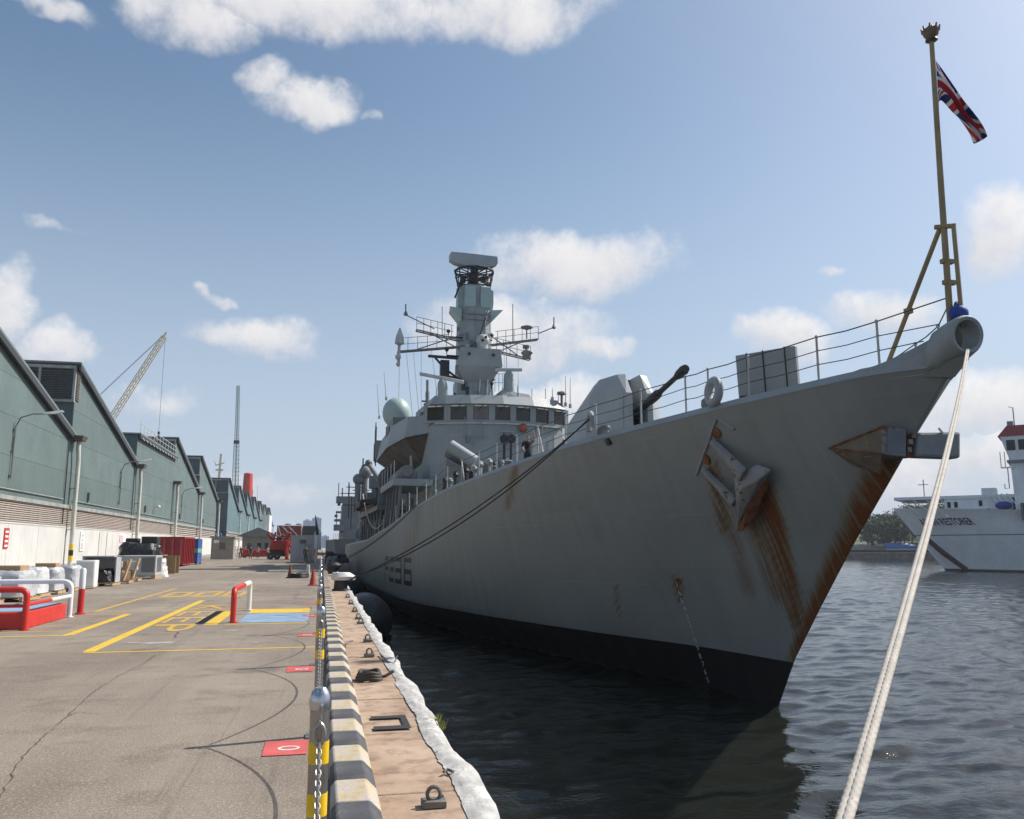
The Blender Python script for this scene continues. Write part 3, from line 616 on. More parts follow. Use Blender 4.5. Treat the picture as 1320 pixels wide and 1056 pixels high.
for i in range(30):
    px_ = 1122 + i * 4.6 + random.uniform(-5, 5); D = 288 + (i % 5) * 16 + random.uniform(-4, 4)
    p = aty(px_, 705, D); h = random.uniform(11, 14) * (.8 + .45 * min(1, max(0, (px_ - 1135) / 50))); tree(p[0], D, .4 + (D - 286) * .10, h, h * .45, TL[i % 3], i)
# covered boat and low wall on the far quay
p = atz(1158, 706, .55); p = aty(1158, 700, 284)
t = thing('covered_boat', 'boat under a bright blue tarpaulin on the far quay', 'boat', (p[0], 284, .5))
m = MB(); m.hull([(-6, -1, .1), (6, -1, .1), (-5, 1, .1), (5, 1, .1), (-7, -1.3, 1.6), (7.5, -1.3, 1.6), (-6.5, 1.3, 1.6), (6.5, 1.3, 1.6), (-4, 0, 2.6), (4, 0, 2.5)]); m.build('tarpaulin', mat('blue tarpaulin', (.03, .14, .42), .5, bump=.4, fine=2), t)
m = MB(); m.hull([(-5.5, -.8, -.1), (5.5, -.8, -.1), (-6.5, -1.2, .4), (7, -1.2, .4), (-6, 1, .4), (6, 1, .4)]); m.build('boat_hull', M_SWHT, t)
m = MB(); m.b2((150, 290, .5), (240, 291, 2.2)); tag(m.build('concrete_wall', M_SILL, smooth=False), 'long low concrete wall on the far quay behind the blue tarpaulin', 'wall')

# conduits and cable drops on the warehouse wall
for i in range(1, 6):
    m = MB(); m.tube([(WX + .1, ys1[i] - .9, 10.2), (WX + .1, ys1[i] - .85, 3.4)], .05, 5); m.build('cable_drop', M_FLASH, wh1)
    m = MB(); m.tube([(WX + .09, ys1[i] + 1.5, 5.35), (WX + .09, ys1[i + 1] - 1.2, 5.35)], .04, 5); m.build('conduit', M_SILL, wh1)
    m = MB(); m.b2((WX + .02, ys1[i] + 6, 5.6), (WX + .2, ys1[i] + 6.5, 6.3)); m.build('junction_box', M_LAMP, wh1, smooth=False)
# ================================================================== the frigate (local axes: x to port side away from the quay, y aft, z above the waterline)
SHIP = thing('frigate', 'large grey naval frigate moored alongside the quay with rust-streaked bow', 'warship', (13.59, 23.97, WZ), R(1.2))
_RS = np.array(Matrix.Rotation(R(1.2), 3, 'Z')); _OS = np.array([13.59, 23.97, WZ])
def s_ray(px_, py_): return _RS.T @ (_C - _OS), _RS.T @ ray(px_, py_)
def s_y(px_, py_, Y): o, d = s_ray(px_, py_); return o + d * ((Y - o[1]) / d[1])
def s_x(px_, py_, X): o, d = s_ray(px_, py_); return o + d * ((X - o[0]) / d[0])
def s_w(p): return Vector(_RS @ np.array(p, float) + _OS)
STEM = [(-1.6, 1.1), (0, 0), (1.48, -1.01), (3.13, -2.5), (4.83, -4.1), (6.83, -6.15), (8.9, -8.2), (10, -8.9)]
_B0 = [(0, .02), (4.5, .84), (9, 2.5), (17.7, 5.04), (28, 7.3), (36, 8.05), (50, 8.3), (90, 8.3), (112, 7.7), (132, 6.9)]
_B1 = [(0, .06), (1.2, 1.15), (2.9, 1.75), (5.2, 2.48), (8.3, 3.31), (11.8, 4.16), (14.8, 4.82), (20, 5.77), (28.2, 6.9), (37.4, 7.63), (49, 8.1), (60, 8.25), (90, 8.3), (112, 7.8), (134, 7.0)]
_ee = np.linspace(0, 134, 2681)
def _sm(tab, w):
    v = np.interp(_ee, [t[0] for t in tab], [t[1] for t in tab]); k = np.hanning(w); k /= k.sum()
    out = np.convolve(np.pad(v, w, mode='reflect', reflect_type='odd'), k, 'same')[w:-w]; return out
_b0 = _sm(_B0, 121); _b1 = _sm(_B1, 61)
ZD = [(-7.1, 8.98), (-5.4, 8.93), (-3, 8.87), (0, 8.78), (3.6, 8.69), (6.6, 8.6), (11.7, 8.33), (20, 7.9), (29, 7.18), (41, 6.2), (58, 5.45), (94, 5.15), (124, 5.1)]
def zd0(y): return interp(y, ZD)
def ystem(z): return interp(z, STEM)
def hb(y, z):
    e = max(0, y - ystem(z)); a = np.interp(e, _ee, _b0); b = np.interp(e, _ee, _b1)
    t = np.clip((z - 1.38) / 7.3, -.4, 1.05)
    if z < 1.38: return float(a * (1 + t * .9))
    return float(a + (b - a) * t ** 1.25)
def hull_pt(y, z, off=0.0):
    p = Vector((-hb(y, z), y, z)); du = Vector((-hb(y + .1, z) + hb(y - .1, z), .2, 0)); dv = Vector((-hb(y, z + .1) + hb(y, z - .1), 0, .2)); nrm = dv.cross(du).normalized()
    if nrm.x > 0: nrm = -nrm
    return p + nrm * off
def hull_hit(px_, py_, off=0.0):
    o, d = s_ray(px_, py_); lo, hi = 8.0, 140.0; prev = None
    for t in np.linspace(8, 140, 4000):
        p = o + d * t; f = p[0] + hb(p[1], p[2])
        if prev is not None and prev < 0 <= f and -1.4 < p[2] < 9.8 and p[1] > ystem(p[2]): return hull_pt(p[1], p[2], off)
        prev = f
    return None
def hull_mat():
    m, nt, b = new_mat('frigate hull paint'); k = NT(nt)
    sp_ = k.n('ShaderNodeSeparateXYZ'); k.l(k.coords(), sp_.inputs[0]); Y, Z = sp_.outputs[1], sp_.outputs[2]
    n1 = k.noise(.25, 5, .6); n2 = k.noise(1.2, 6, .65); st = k.noise(1, 5, .6, k.mapped((1, 2.6, .16))); nf_ = k.noise(30, 3)
    cv_ = k.n('ShaderNodeCombineXYZ'); k.l(Y, cv_.inputs[0]); k.l(k.math('ADD', Z, k.math('MULTIPLY', Y, .012)), cv_.inputs[1])
    bt = k.n('ShaderNodeTexBrick'); k.l(cv_.outputs[0], bt.inputs['Vector']); bt.inputs['Scale'].default_value = 1; bt.inputs['Brick Width'].default_value = 5.2; bt.inputs['Row Height'].default_value = 2.05
    bt.inputs['Mortar Size'].default_value = .012; bt.inputs['Mortar Smooth'].default_value = .4; bt.inputs['Bias'].default_value = 0
    bt.inputs['Color1'].default_value = (.218, .233, .226, 1); bt.inputs['Color2'].default_value = (.245, .261, .253, 1); bt.inputs['Mortar'].default_value = (.285, .295, .278, 1)
    c = k.mix(k.ramp(n1, .3, .7), bt.outputs['Color'], (.256, .271, .262))
    c = k.mix(k.ramp(st, .5, .75, 0, .3), c, (.30, .306, .292))
    c = k.mix(k.ramp(st, .5, .3, 0, .25), c, (.18, .192, .186))
    c = k.mix(k.ramp(n2, .55, .75, 0, .25), c, (.18, .19, .182))
    # weld seams: thin pale lines along the strakes, short verticals between plates
    def seam(v, period, w, off=0.0):
        f = k.math('ABSOLUTE', k.math('SUBTRACT', k.math('FRACT', k.math('ADD', k.math('DIVIDE', v, period), off)), .5)); return k.ramp(f, w / period, w / period * .3, 0, 1)
    zs_ = k.math('ADD', Z, k.math('MULTIPLY', Y, .012))
    sm_ = k.math('MULTIPLY', seam(zs_, 2.3, .022), k.ramp(k.noise(.14, 3), .45, .6))
    sv = k.math('MULTIPLY', seam(Y, 9.2, .022), k.ramp(k.noise(.3, 2), .5, .62))
    c = k.mix(k.math('MULTIPLY', k.math('MAXIMUM', sm_, sv), .4), c, (.36, .36, .33))
    rs = k.noise(1, 5, .6, k.mapped((1, 11, .4))); rust = k.n('ShaderNodeAttribute'); rust.attribute_name = 'rust'
    rn = k.math('MULTIPLY', rust.outputs['Fac'], k.ramp(k.math('ADD', k.math('MULTIPLY', rs, .8), k.math('MULTIPLY', n2, .2)), .36, .6, .45, 1.3))
    c = k.mix(k.ramp(rn, .04, .5, 0, .8), c, (.155, .095, .04))
    c = k.mix(k.ramp(rn, .4, 1.0, 0, .95), c, (.145, .046, .012))
    c = k.mix(k.ramp(Z, 1.40, 1.37), c, (.012, .012, .013))
    k.l(c, b.inputs['Base Color']); b.inputs['Roughness'].default_value = .55; b.inputs['Specular IOR Level'].default_value = .3
    wv_ = k.n('ShaderNodeTexWave', wave_type='BANDS', bands_direction='Y'); wv_.inputs['Scale'].default_value = .26; wv_.inputs['Distortion'].default_value = 1.2; k.l(k.coords(), wv_.inputs['Vector'])
    n1 = k.math('ADD', n1, k.math('MULTIPLY', wv_.outputs['Fac'], .16))
    k.bump(k.math('ADD', k.math('MULTIPLY', n1, 2.2), k.math('ADD', k.math('MULTIPLY', n2, .25), k.math('MULTIPLY', sm_, .12))), .3, .12, b)
    return m
M_HULL = hull_mat()
M_GREY = mat('light warship grey', (.275, .305, .312), .55, var=.09, scale=.6, fine=12, streak=.12)
M_DECK = mat('dark green grey deck', (.10, .115, .11), .8, var=.2)
M_GREY2 = mat('mid warship grey', (.165, .178, .182), .6, var=.15, scale=1.0, streak=.2)
M_PALE = mat('pale green grey radome', (.33, .43, .42), .45, var=.05)
M_RAIL = mat('pale grey rail paint', (.42, .43, .42), .5, var=.15)
M_WIRE = mat('dark wire', (.07, .07, .07), .6)
M_BLACK = mat('matt black metal', (.022, .022, .024), .55, var=.2)
M_KHAKI = mat('khaki mast paint', (.27, .21, .10), .55, var=.15, scale=2)
M_RUST = mat('rusty steel', (.17, .07, .03), .85, var=.5, scale=3, fine=18, bump=.5)
M_RGREY = mat('rust stained grey', (.20, .205, .195), .7, var=.18, worn=(.13, .065, .028), wamt=.42, scale=1.2, fine=5)
M_BLUEBAG = mat('blue canvas', (.02, .06, .30), .7, bump=.6, fine=8)
M_CANVAS = mat('weathered tan canvas', (.30, .25, .21), .85, bump=.5, fine=5, bdist=.03)
# hull shell
eta = np.concatenate([np.linspace(0, 3, 22) ** 1.0, np.linspace(3.2, 14, 60), np.linspace(14.5, 60, 60), np.linspace(62, 131, 26)])
NV = 40; hv = []; rows = []
def seg_d(p, a, b):
    a = np.array(a); b = np.array(b); p = np.array(p); t = np.clip(np.dot(p - a, b - a) / np.dot(b - a, b - a), 0, 1); return np.linalg.norm(p - a - t * (b - a)), t
def _yz(u, v): p = hull_hit(u, v); return (p.y, p.z)
RUST_SEG = [(_yz(985, 630), _yz(1028, 800), .32, .2, 1.2), (_yz(978, 690), _yz(1036, 820), .26, .28, .7), (_yz(970, 660), _yz(1005, 760), .5, .5, .55), (_yz(918, 600), _yz(935, 680), .22, .2, .75), (_yz(925, 640), _yz(965, 760), .3, .4, .35), (_yz(873, 748), _yz(879, 775), .16, .08, .9)]
def rust_at(y, z):
    v = 0
    for (a, b, w0, w1, s_) in RUST_SEG + [
((11.0, 8.0), (12.4, 6.4), .25, .3, .6), ((6.5, 3.3), (6.9, 2.2), .12, .1, .5), ((27.0, 6.6), (28.5, 4.6), .8, .6, .3)]:
        d, t = seg_d((y, z), a, b); w = w0 + (w1 - w0) * t; v = max(v, s_ * math.exp(-(d / w) ** 2))
    if z < 6.9:
        e = y - ystem(z); v = max(v, 1.2 * math.exp(-(e / (.30 + .05 * max(0, z - 2))) ** 2) * min(1, max(0, (z - 1.0) / 1.0)) * min(1, (7.1 - z) / .6))
    return v
rust = []
for side in (-1, 1):
    for e in eta:
        y = -8 + e
        for j in range(NV + 1):
            t = j / NV; z = 0
            for _ in range(6): z = -1.5 + t * (zd0(y) - .2 + 1.5); y = ystem(z) + e
            y = min(y, 123.0)
            hv.append((side * hb(y, z), y, z)); rust.append(rust_at(y, z) if side < 0 else rust_at(y, z) * .5)
n = NV + 1; ne = len(eta); m = MB(); fs = []
for s_ in range(2):
    for i in range(ne - 1):
        for j in range(NV):
            a = s_ * ne * n + i * n + j; q = (a, a + n, a + n + 1, a + 1); fs.append(q if s_ else q[::-1])
for j in range(NV): fs.append((j, j + 1, ne * n + j + 1, ne * n + j)); a = (ne - 1) * n; fs.append((a + j, ne * n + a + j, ne * n + a + j + 1, a + j + 1))
m.add(hv, fs); me = m.mesh('hull', M_HULL, fix=False); me.set_sharp_from_angle(angle=R(50))
at = me.attributes.new('rust', 'FLOAT', 'POINT'); at.data.foreach_set('value', rust)
HULL = ob('hull', me, SHIP)
# gunwale strake, bulwark at the stem head, deck
def zbul(y): return zd0(y) + (max(0, (-6.7 - y) / 1.5) ** 1.5) * .74 if y < -6.7 else zd0(y)
yy_ = np.concatenate([np.linspace(-7.85, -6.5, 14), np.linspace(-6.2, 20, 50), np.linspace(21, 123, 50)])
for side in (-1, 1):
    vs = []
    for y in yy_:
        zb = zd0(y) - .2; zt_ = zbul(y); o_ = max(hb(y, zb), .3 if y < -8 else 0); i_ = max(.28, o_ - (.17 if y > -6.5 else .04)); 
        vs += [(side * (o_ + .012), y, zb - .02), (side * i_, y, zt_), (side * (i_ - .05), y, zt_), (side * (i_ - .08), y, zb - .15)]
    m = MB(); m.add(vs, [(4 * i + k, 4 * i + k + 1, 4 * i + 5 + k, 4 * i + 4 + k) for i in range(len(yy_) - 1) for k in range(3)]); m.build('gunwale', M_GREY, SHIP)
m = MB(); vs = []
for y in yy_: w = max(.2, hb(y, zd0(y) - .2) - .1); vs += [(-w, y, zd0(y) - .3), (w, y, zd0(y) - .3)]
m.add(vs, [(2 * i, 2 * i + 1, 2 * i + 3, 2 * i + 2) for i in range(len(yy_) - 1)]); m.build('deck', M_DECK, SHIP)
# stem head: the bulwarks sweep up and close into the bullring
S_ = [(-7.35, hb(-7.35, 8.78) + .012, 8.66, 9.12, 118), (-7.7, hb(-7.7, 8.78) + .02, 8.66, 9.36, 84), (-8.0, .50, 8.70, 9.62, 48), (-8.2, .475, 8.80, 9.76, 16), (-8.38, .46, 8.87, 9.80, 0), (-8.5, .445, 8.92, 9.80, 0), (-8.56, .40, 8.96, 9.76, 0), (-8.53, .33, 9.03, 9.69, 0), (-8.4, .31, 9.05, 9.67, 0), (-8.05, .31, 9.05, 9.67, 0)]
m = MB(); NA = 36; vs = []
for (y, w, z0, z1, gap) in S_:
    for k in range(NA + 1):
        an = R(90 + gap / 2) + (2 * math.pi - R(gap)) * k / NA; cz = (z0 + z1) / 2; tz = abs(z1 - z0) / 2
        if gap > 0: cz = z1 - .01 - tz * math.sin(R(90 - gap / 2)) * 0 - tz; 
        c_, s2 = math.cos(an), math.sin(an); e_ = 2.0 + (1.2 if gap > 40 else 0); rr2 = (abs(c_) ** e_ + abs(s2) ** e_) ** (-1 / e_)
        vs.append((-w * rr2 * c_ * (1.0), y + (.35 * (s2 + 1) / 2 * -.3 if gap == 0 else 0) + .12 * (1 + min(0, s2)) * 0, cz + tz * rr2 * s2))
m.add(vs, [(i * (NA + 1) + k, i * (NA + 1) + k + 1, (i + 1) * (NA + 1) + k + 1, (i + 1) * (NA + 1) + k) for i in range(len(S_) - 1) for k in range(NA)])
m.build('bullring', M_GREY, SHIP)
m = MB(); m.hull([(-.42, -7.5, 8.6), (.42, -7.5, 8.6), (0, -8.12, 8.5), (-.2, -8.35, 8.86), (.2, -8.35, 8.86), (0, -8.6, 8.94), (-.3, -8.0, 8.76), (.3, -8.0, 8.76)]); m.build('stem_head', M_HULL, SHIP)
# pennant number and draught marks
M_PEN = mat('black hull lettering', (.012, .012, .013), .5)
a = hull_hit(497, 717); b_ = hull_hit(534, 722); c_ = hull_hit(534, 759)
if a and b_ and c_:
    L = a.y - b_.y; H = abs(b_.z - c_.z); cw = L / 4; gw = cw * .74; sw = .17 * H   # stencil strokes of even width
    SEG = {'F': 'atml', '2': 'atrmkb', '3': 'atrmsb', '6': 'atlmksb'}
    def stroke(m, y0_, y1_, z0_, z1_):
        n_ = 6; P_ = [hull_pt(y0_ + (y1_ - y0_) * p / n_, z0_ + (z1_ - z0_) * q / 2, .015) for q in range(3) for p in range(n_ + 1)]
        m.add(P_, [(q * (n_ + 1) + p, q * (n_ + 1) + p + 1, (q + 1) * (n_ + 1) + p + 1, (q + 1) * (n_ + 1) + p) for q in range(2) for p in range(n_)])
    zb_ = a.z - H
    for q, ch in enumerate('F236'):
        m = MB(); ya_ = a.y - q * cw; yb_ = ya_ - gw; mid = zb_ + H / 2
        if 't' in SEG[ch]: stroke(m, ya_, yb_, zb_ + H - sw, zb_ + H)
        if 'm' in SEG[ch]: stroke(m, ya_, yb_, mid - sw / 2, mid + sw / 2)
        if 'b' in SEG[ch]: stroke(m, ya_, yb_, zb_, zb_ + sw)
        if 'l' in SEG[ch]: stroke(m, ya_, ya_ - sw, mid + sw / 2, zb_ + H - sw)
        if ch == 'F': stroke(m, ya_, ya_ - sw, zb_, mid - sw / 2)
        if 'r' in SEG[ch]: stroke(m, yb_ + sw, yb_, mid + sw / 2, zb_ + H - sw)
        if 'k' in SEG[ch]: stroke(m, ya_, ya_ - sw, zb_ + sw, mid - sw / 2)
        if 's' in SEG[ch]: stroke(m, yb_ + sw, yb_, zb_ + sw, mid - sw / 2)
        m.build('pennant_number', M_PEN, SHIP, smooth=False, fix=False)
M_MRK = mat('white draught mark', (.6, .6, .58), .6)
for i, ch in enumerate('7654321098765'):
    h_ = hull_hit(873 + i * 3.3, 757 + i * 10.2)
    if h_: letters('draught_mark', ch, .26, M_MRK, lambda x, y, h_=h_: hull_pt(h_.y - x, h_.z + y, .012), SHIP)
# guard rails: stanchions and wires
q = MB(); q.tube([(0, 0, -.3), (0, 0, 1.12)], .032, 6); q.ball((0, 0, 1.13), .05, 8); q.ball((0, 0, .42), .045, 6); q.ball((0, 0, .78), .045, 6); stm = q.mesh('stanchion', M_RAIL)
sy_ = [-6.75, -5.2, -2.95, -1.35, -.35, 1.9, 4.6, 6.8, 9.2, 11.3, 13.6, 16, 18.6, 21, 23.6, 26, 28.6, 31, 34, 37, 40, 44, 48, 52]
for side in (-1, 1):
    P = [Vector((side * (hb(y, zd0(y) - .2) - .24), y, zd0(y))) for y in sy_]
    m = MB()
    for hgt in (.4, .76, 1.12):
        pts = [Vector((side * .08, -8.12, 10.32))] if hgt > 1 else ([Vector((side * .36, -8.2, 9.68))] if hgt > .5 else [Vector((side * .52, -7.85, 9.36))])
        for i, p in enumerate(P):
            pts.append(p + Vector((0, 0, hgt)))
            if i < len(P) - 1: pts.append((p + P[i + 1]) / 2 + Vector((0, 0, hgt - .035)))
        m.tube(pts, .013 if hgt < 1 else .017, 5)
    gr = m.build('guard_rail', M_WIRE, SHIP)
    for p in P: ob('stanchion', stm, gr, 0, p)
    for i in (8, 12):
        p = P[i]; m = MB(); m.tube([p + Vector((0, 0, 1.1)), p + Vector((0, -.75, 0))], .035, 6); m.build('rail_brace', M_RAIL, gr)
# jackstaff
m = MB(); m.tube([(0, -8.12, 9.6), (0, -8.2, 13), (0, -8.3, 16.62)], [.075, .07, .055], 10); js = m.build('jackstaff', M_KHAKI, SHIP)
m = MB(); m.tube([(.1, -8.36, 9.6), (.08, -8.38, 12.0)], .05, 8); m.tube([(.12, -8.4, 11.98), (-.14, -8.05, 12.05)], .06, 8); m.box((.03, -8.15, 11.2), (.3, .12, .1)); m.box((.04, -8.15, 10.7), (.3, .12, .1)); m.build('staff_support', M_KHAKI, js)
m = MB(); m.tube([(-.05, -8.1, 12.0), (-.42, -6.2, 8.78)], .055, 8); m.box((-.24, -7.1, 10.3), (.16, .14, .12)); m.build('staff_brace', M_KHAKI, js)
m = MB(); m.lathe([(.06, 0), (.14, .05), (.12, .12), (.17, .2), (.19, .32), (.12, .36)], (0, -8.3, 16.6), 14)
for q in range(8): a_ = q * math.pi / 4; m.tube([(.17 * math.cos(a_), -8.3 + .17 * math.sin(a_), 16.87), (.2 * math.cos(a_), -8.3 + .2 * math.sin(a_), 17.0)], [.035, .02], 5)
m.ball((0, -8.3, 16.96), .09, 8); m.build('crown_finial', mat('tarnished bronze', (.16, .12, .08), .5, metal=.5), js)
m = MB(); m.ball((.06, -8.32, 9.92), .2, 14, (1.1, 1, 1)); m.tube([(.05, -8.3, 10.05), (.1, -8.25, 10.2)], [.1, .05], 8); m.build('canvas_cover', M_BLUEBAG, js)
m = MB(); m.tube([(-.6, -6.2, 8.8), (-.4, -6.1, 8.95), (-.1, -6.25, 8.8)], .08, 8); m.box((-.42, -6.2, 8.72), (.5, .3, .2)); m.build('brace_foot', M_BLACK, js)
# box screen, round chock, bollards on the forecastle
m = MB(); m.box((0, 0, .72), (.16, 1.8, 1.28)); sb = m.build('splash_screen', M_GREY, SHIP, bevel=.02); sb.location = (-1.5, -2.85, 8.85); sb.rotation_euler = (0, R(-4), R(33))
for q in (-.6, .05, .55): m = MB(); m.box((-.09, q, .72), (.03, .03, 1.32)); m.build('screen_strap', M_BLACK, sb)
for q in (-.7, .7): m = MB(); m.box((0, q, .05), (.5, .12, .2)); m.build('screen_foot', M_BLACK, sb)
m = MB(); m.tube([(-2.62 + .02 * math.sin(q), -1.72 + .33 * math.cos(q), 9.2 + .33 * math.sin(q)) for q in np.linspace(0, 6.283, 25)[:-1]], .13, 10, closed=True); m.build('chock', M_GREY, SHIP)
for (x, y, s_) in ((-2.3, -.9, .3), (-1.2, 6.9, .9)): m = MB(); m.lathe([(s_ * .8, 0), (s_ * .85, .2), (s_, .35), (s_ * .95, .5), (s_ * .5, .62 if s_ < .5 else .95), (0, .65 if s_ < .5 else 1.0)], (x + (.5 if s_ > .5 else 0), y, 8.6), 20); m.build('capstan', M_GREY2 if s_ < .5 else mat('olive capstan cover', (.1, .1, .08), .8), SHIP)
for y in (4.25, 4.75): m = MB(); m.lathe([(.13, 0), (.13, .4), (.19, .46), (.17, .54)], (-3.8, y, 8.45), 14); m.build('bollard', M_GREY2, SHIP)
m = MB(); m.tube([(-4.35, 4.0, 8.9), (-4.4, 3.9, 9.25), (-4.35, 4.2, 9.42), (-4.3, 4.6, 9.25), (-4.3, 4.55, 8.8)], .09, 8); m.build('roller_chock', M_GREY, SHIP)
# anchor, pocket and flukes, laid against the starboard bow
M_ANC = mat('pale anchor paint', (.25, .25, .245), .6, var=.12, worn=(.13, .07, .03), wamt=.22, scale=1.5, fine=6)
def hp(px_, py_, off): return hull_hit(px_, py_, off)
def blade(m, a, b, wa, wb, up, th):
    a = Vector(a); b = Vector(b); t = (b - a).normalized(); n_ = Vector(up); sd = t.cross(n_).normalized()
    m.hexa([a - sd * wa, b - sd * wb, b + sd * wb, a + sd * wa] + [p + n_ * th for p in (a - sd * wa * .5, b - sd * wb * .6, b + sd * wb * .6, a + sd * wa * .5)])
c0 = hull_hit(950, 605); nrm = (hull_hit(950, 605, 1.0) - c0)
pocket = []
for (pa, pb) in (((925, 538), (899, 612)), ((925, 538), (948, 553))):
    m = MB(); m.tube([hp(pa[0] + (pb[0] - pa[0]) * t, pa[1] + (pb[1] - pa[1]) * t, .02) for t in np.linspace(0, 1, 6)], .05, 6); m.build('hawse_frame', M_GREY, SHIP)
anc = MB(); blade(anc, hp(922, 566, .06), hp(975, 603, .5), .10, .26, nrm, .2); blade(anc, hp(910, 603, .06), hp(962, 640, .42), .08, .2, nrm, .18); anc = anc.build('anchor_shank', M_ANC, SHIP, bevel=.05)
m = MB(); m.hull([hp(962, 605, .5), hp(985, 592, .3), hp(1004, 600, .25), hp(997, 607, .62), hp(973, 626, .7), hp(966, 668, .5), hp(961, 640, .3), hp(980, 615, .75)]); m.build('anchor_crown', M_ANC, anc, bevel=.05)
m = MB(); m.hull([hp(966, 632, .35), hp(960, 680, .35), hp(984, 660, .3), hp(1000, 612, .3), hp(985, 615, .55), hp(972, 677, .5), hp(968, 668, .15), hp(995, 625, .1)]); m.build('anchor_fluke', M_RUST, anc, bevel=.04)
for (px_, py_) in ((925, 558), (911, 592)): m = MB(); h_ = hp(px_, py_, .0); m.lathe([(.17, 0), (.17, .05), (.1, .06)], h_, 14, nrm); m.build('hawse_hole', M_RUST, SHIP)
for (px_, py_) in ((873, 748), (784, 568), (786, 571)):
    h_ = hp(px_, py_, .02); m = MB(); m.box(h_, (.12, .3, .14)); m.build('hull_fitting', M_RUST if py_ > 700 else M_BLACK, SHIP, smooth=False)
# transverse box platform round the stem
y0 = -6.75
def yp(px_, py_, Y=y0): return Vector(s_y(px_, py_, Y))
bx = MB(); A, B, C_, D = yp(1140, 549), yp(1168, 553), yp(1168, 589), yp(1140, 586)
bx.hexa([A, B, C_, D] + [Vector(p) + Vector((0, .75, 0)) for p in (A, B, C_, D)]); bxo = bx.build('bow_platform', M_RGREY, SHIP, smooth=False, bevel=.02)
m = MB(); m.hexa([A + Vector((.07, -.012, -.07)), B + Vector((-.05, -.012, -.06)), C_ + Vector((-.05, -.012, .06)), D + Vector((.07, -.012, .07))] + [p + Vector((0, .008, 0)) for p in (A + Vector((.07, -.012, -.07)), B + Vector((-.05, -.012, -.06)), C_ + Vector((-.05, -.012, .06)), D + Vector((.07, -.012, .07)))]); m.build('recess_shade_panel', mat('blue grey recess shade', (.13, .155, .18), .6), bxo, smooth=False)  # flat panel, shade of an open recess put into its dark blue grey
ap = hull_hit(1069, 578, .01); m = MB(); m.hull([ap, A + Vector((0, .1, 0)), D + Vector((0, .1, 0)), A + Vector((.3, .7, 0)), D + Vector((.3, .8, -.1)), yp(1134, 611, -6.2), hull_hit(1100, 600, 0.0)]); m.build('platform_bracket', mat('rusted bracket steel', (.15, .12, .085), .75, var=.3, worn=(.12, .06, .03), wamt=.2, scale=1.5, fine=6), bxo, smooth=False)
m = MB(); m.tube([ap, D, yp(1134, 611, -6.2)], .03, 5); m.tube([ap, A], .035, 5); m.build('bracket_edge', M_RUST, bxo)
m = MB(); A2, B2, C2, D2 = yp(1184, 557), yp(1239, 556), yp(1239, 591), yp(1182, 589); ins = Vector((0, 0, .08))
m.hexa([A2, B2, C2, D2] + [p + Vector((0, .4, 0)) for p in (A2, B2, C2, D2)]); m.build('port_wing', mat('plain wing grey', (.2, .22, .23), .6), bxo, smooth=False, bevel=.07)  # port wing in one plain grey
m = MB(); m.hexa([B + Vector((0, .15, 0)), A2 + Vector((0, .15, 0)), D2 + Vector((0, .15, 0)), C_ + Vector((0, .15, 0))] + [p + Vector((0, .4, 0)) for p in (B, A2, D2, C_)]); m.build('platform_core', M_RUST, bxo, smooth=False)
for (u, v) in ((1170, 580), (1176, 562), (1172, 570)): m = MB(); m.box(yp(u, v, y0 + .08), (.12, .14, .12)); m.build('platform_lug', M_RGREY, bxo, smooth=False)
m = MB(); m.tube([yp(1210, 552), yp(1216, 559)], .03, 5); m.build('platform_pin', M_SWHT, bxo)

# gun
gt = ob('gun_turret', None, SHIP)
def gun_half(sd):
    m = MB(); m.hull([(sd * .34, 10.0, 8.5), (sd * .6, 10.0, 8.5), (sd * 2.0, 12.0, 8.5), (sd * 2.05, 15.4, 8.5), (sd * .34, 16, 8.5), (sd * .34, 10.15, 11.4), (sd * .62, 10.15, 11.4), (sd * 1.7, 12.0, 11.45), (sd * 1.9, 14.8, 10.5), (sd * .34, 15.8, 10.7), (sd * .34, 10.9, 12.4), (sd * .7, 11.0, 12.38), (sd * 1.1, 12.2, 12.35), (sd * .95, 13.4, 12.3), (sd * .34, 13.9, 12.4)])
    return m.build('gun_shield', mat('pale gun shield grey', (.36, .385, .39), .5, var=.06, scale=.8, streak=.1), gt, smooth=False, bevel=.03)
gun_half(-1); gun_half(1)
m = MB(); m.hull([(-.36, 12.4, 8.5), (.36, 12.4, 8.5), (-.36, 15.7, 8.5), (.36, 15.7, 8.5), (-.36, 12.0, 12.36), (.36, 12.0, 12.36), (-.36, 13.8, 12.36), (.36, 13.8, 12.36), (-.36, 15.5, 10.7), (.36, 15.5, 10.7)]); m.build('gun_shield_core', M_GREY2, gt, smooth=False)
m = MB(); m.box((0, 11.9, 9.6), (.66, 1.6, 2.2)); m.build('gun_mantlet', M_BLACK, gt, smooth=False)
b0 = Vector((0, 11.6, 10.35)); b1 = Vector(s_x(884, 475, 0)); dr = (b1 - b0)
m = MB(); pts = [b0 + dr * t for t in (0, .22, .23, .42, .43, .5, .56, .57, .6, .6, .86, .86, .9, .97, 1.0)]
m.tube(pts, [.26, .22, .17, .15, .19, .2, .19, .14, .13, .115, .105, .13, .18, .2, .16], 16); m.build('gun_barrel', M_BLACK, gt)
m = MB(); m.lathe([(2.1, 0), (2.15, .2), (2.0, .3)], (0, 13, 8.35), 32); m.build('gun_ring', M_GREY2, gt)
m = MB(); m.tube([(-.42, 10.3, 8.6), (-.5, 10.25, 11.3)], .03, 5); m.tube([(-.75, 10.3, 8.6), (-.8, 10.25, 11.3)], .03, 5)
for q in range(7): m.tube([(-.42 - q * .01, 10.28, 8.9 + q * .35), (-.76 - q * .01, 10.28, 8.9 + q * .35)], .02, 5)
m.build('gun_ladder', M_RAIL, gt)
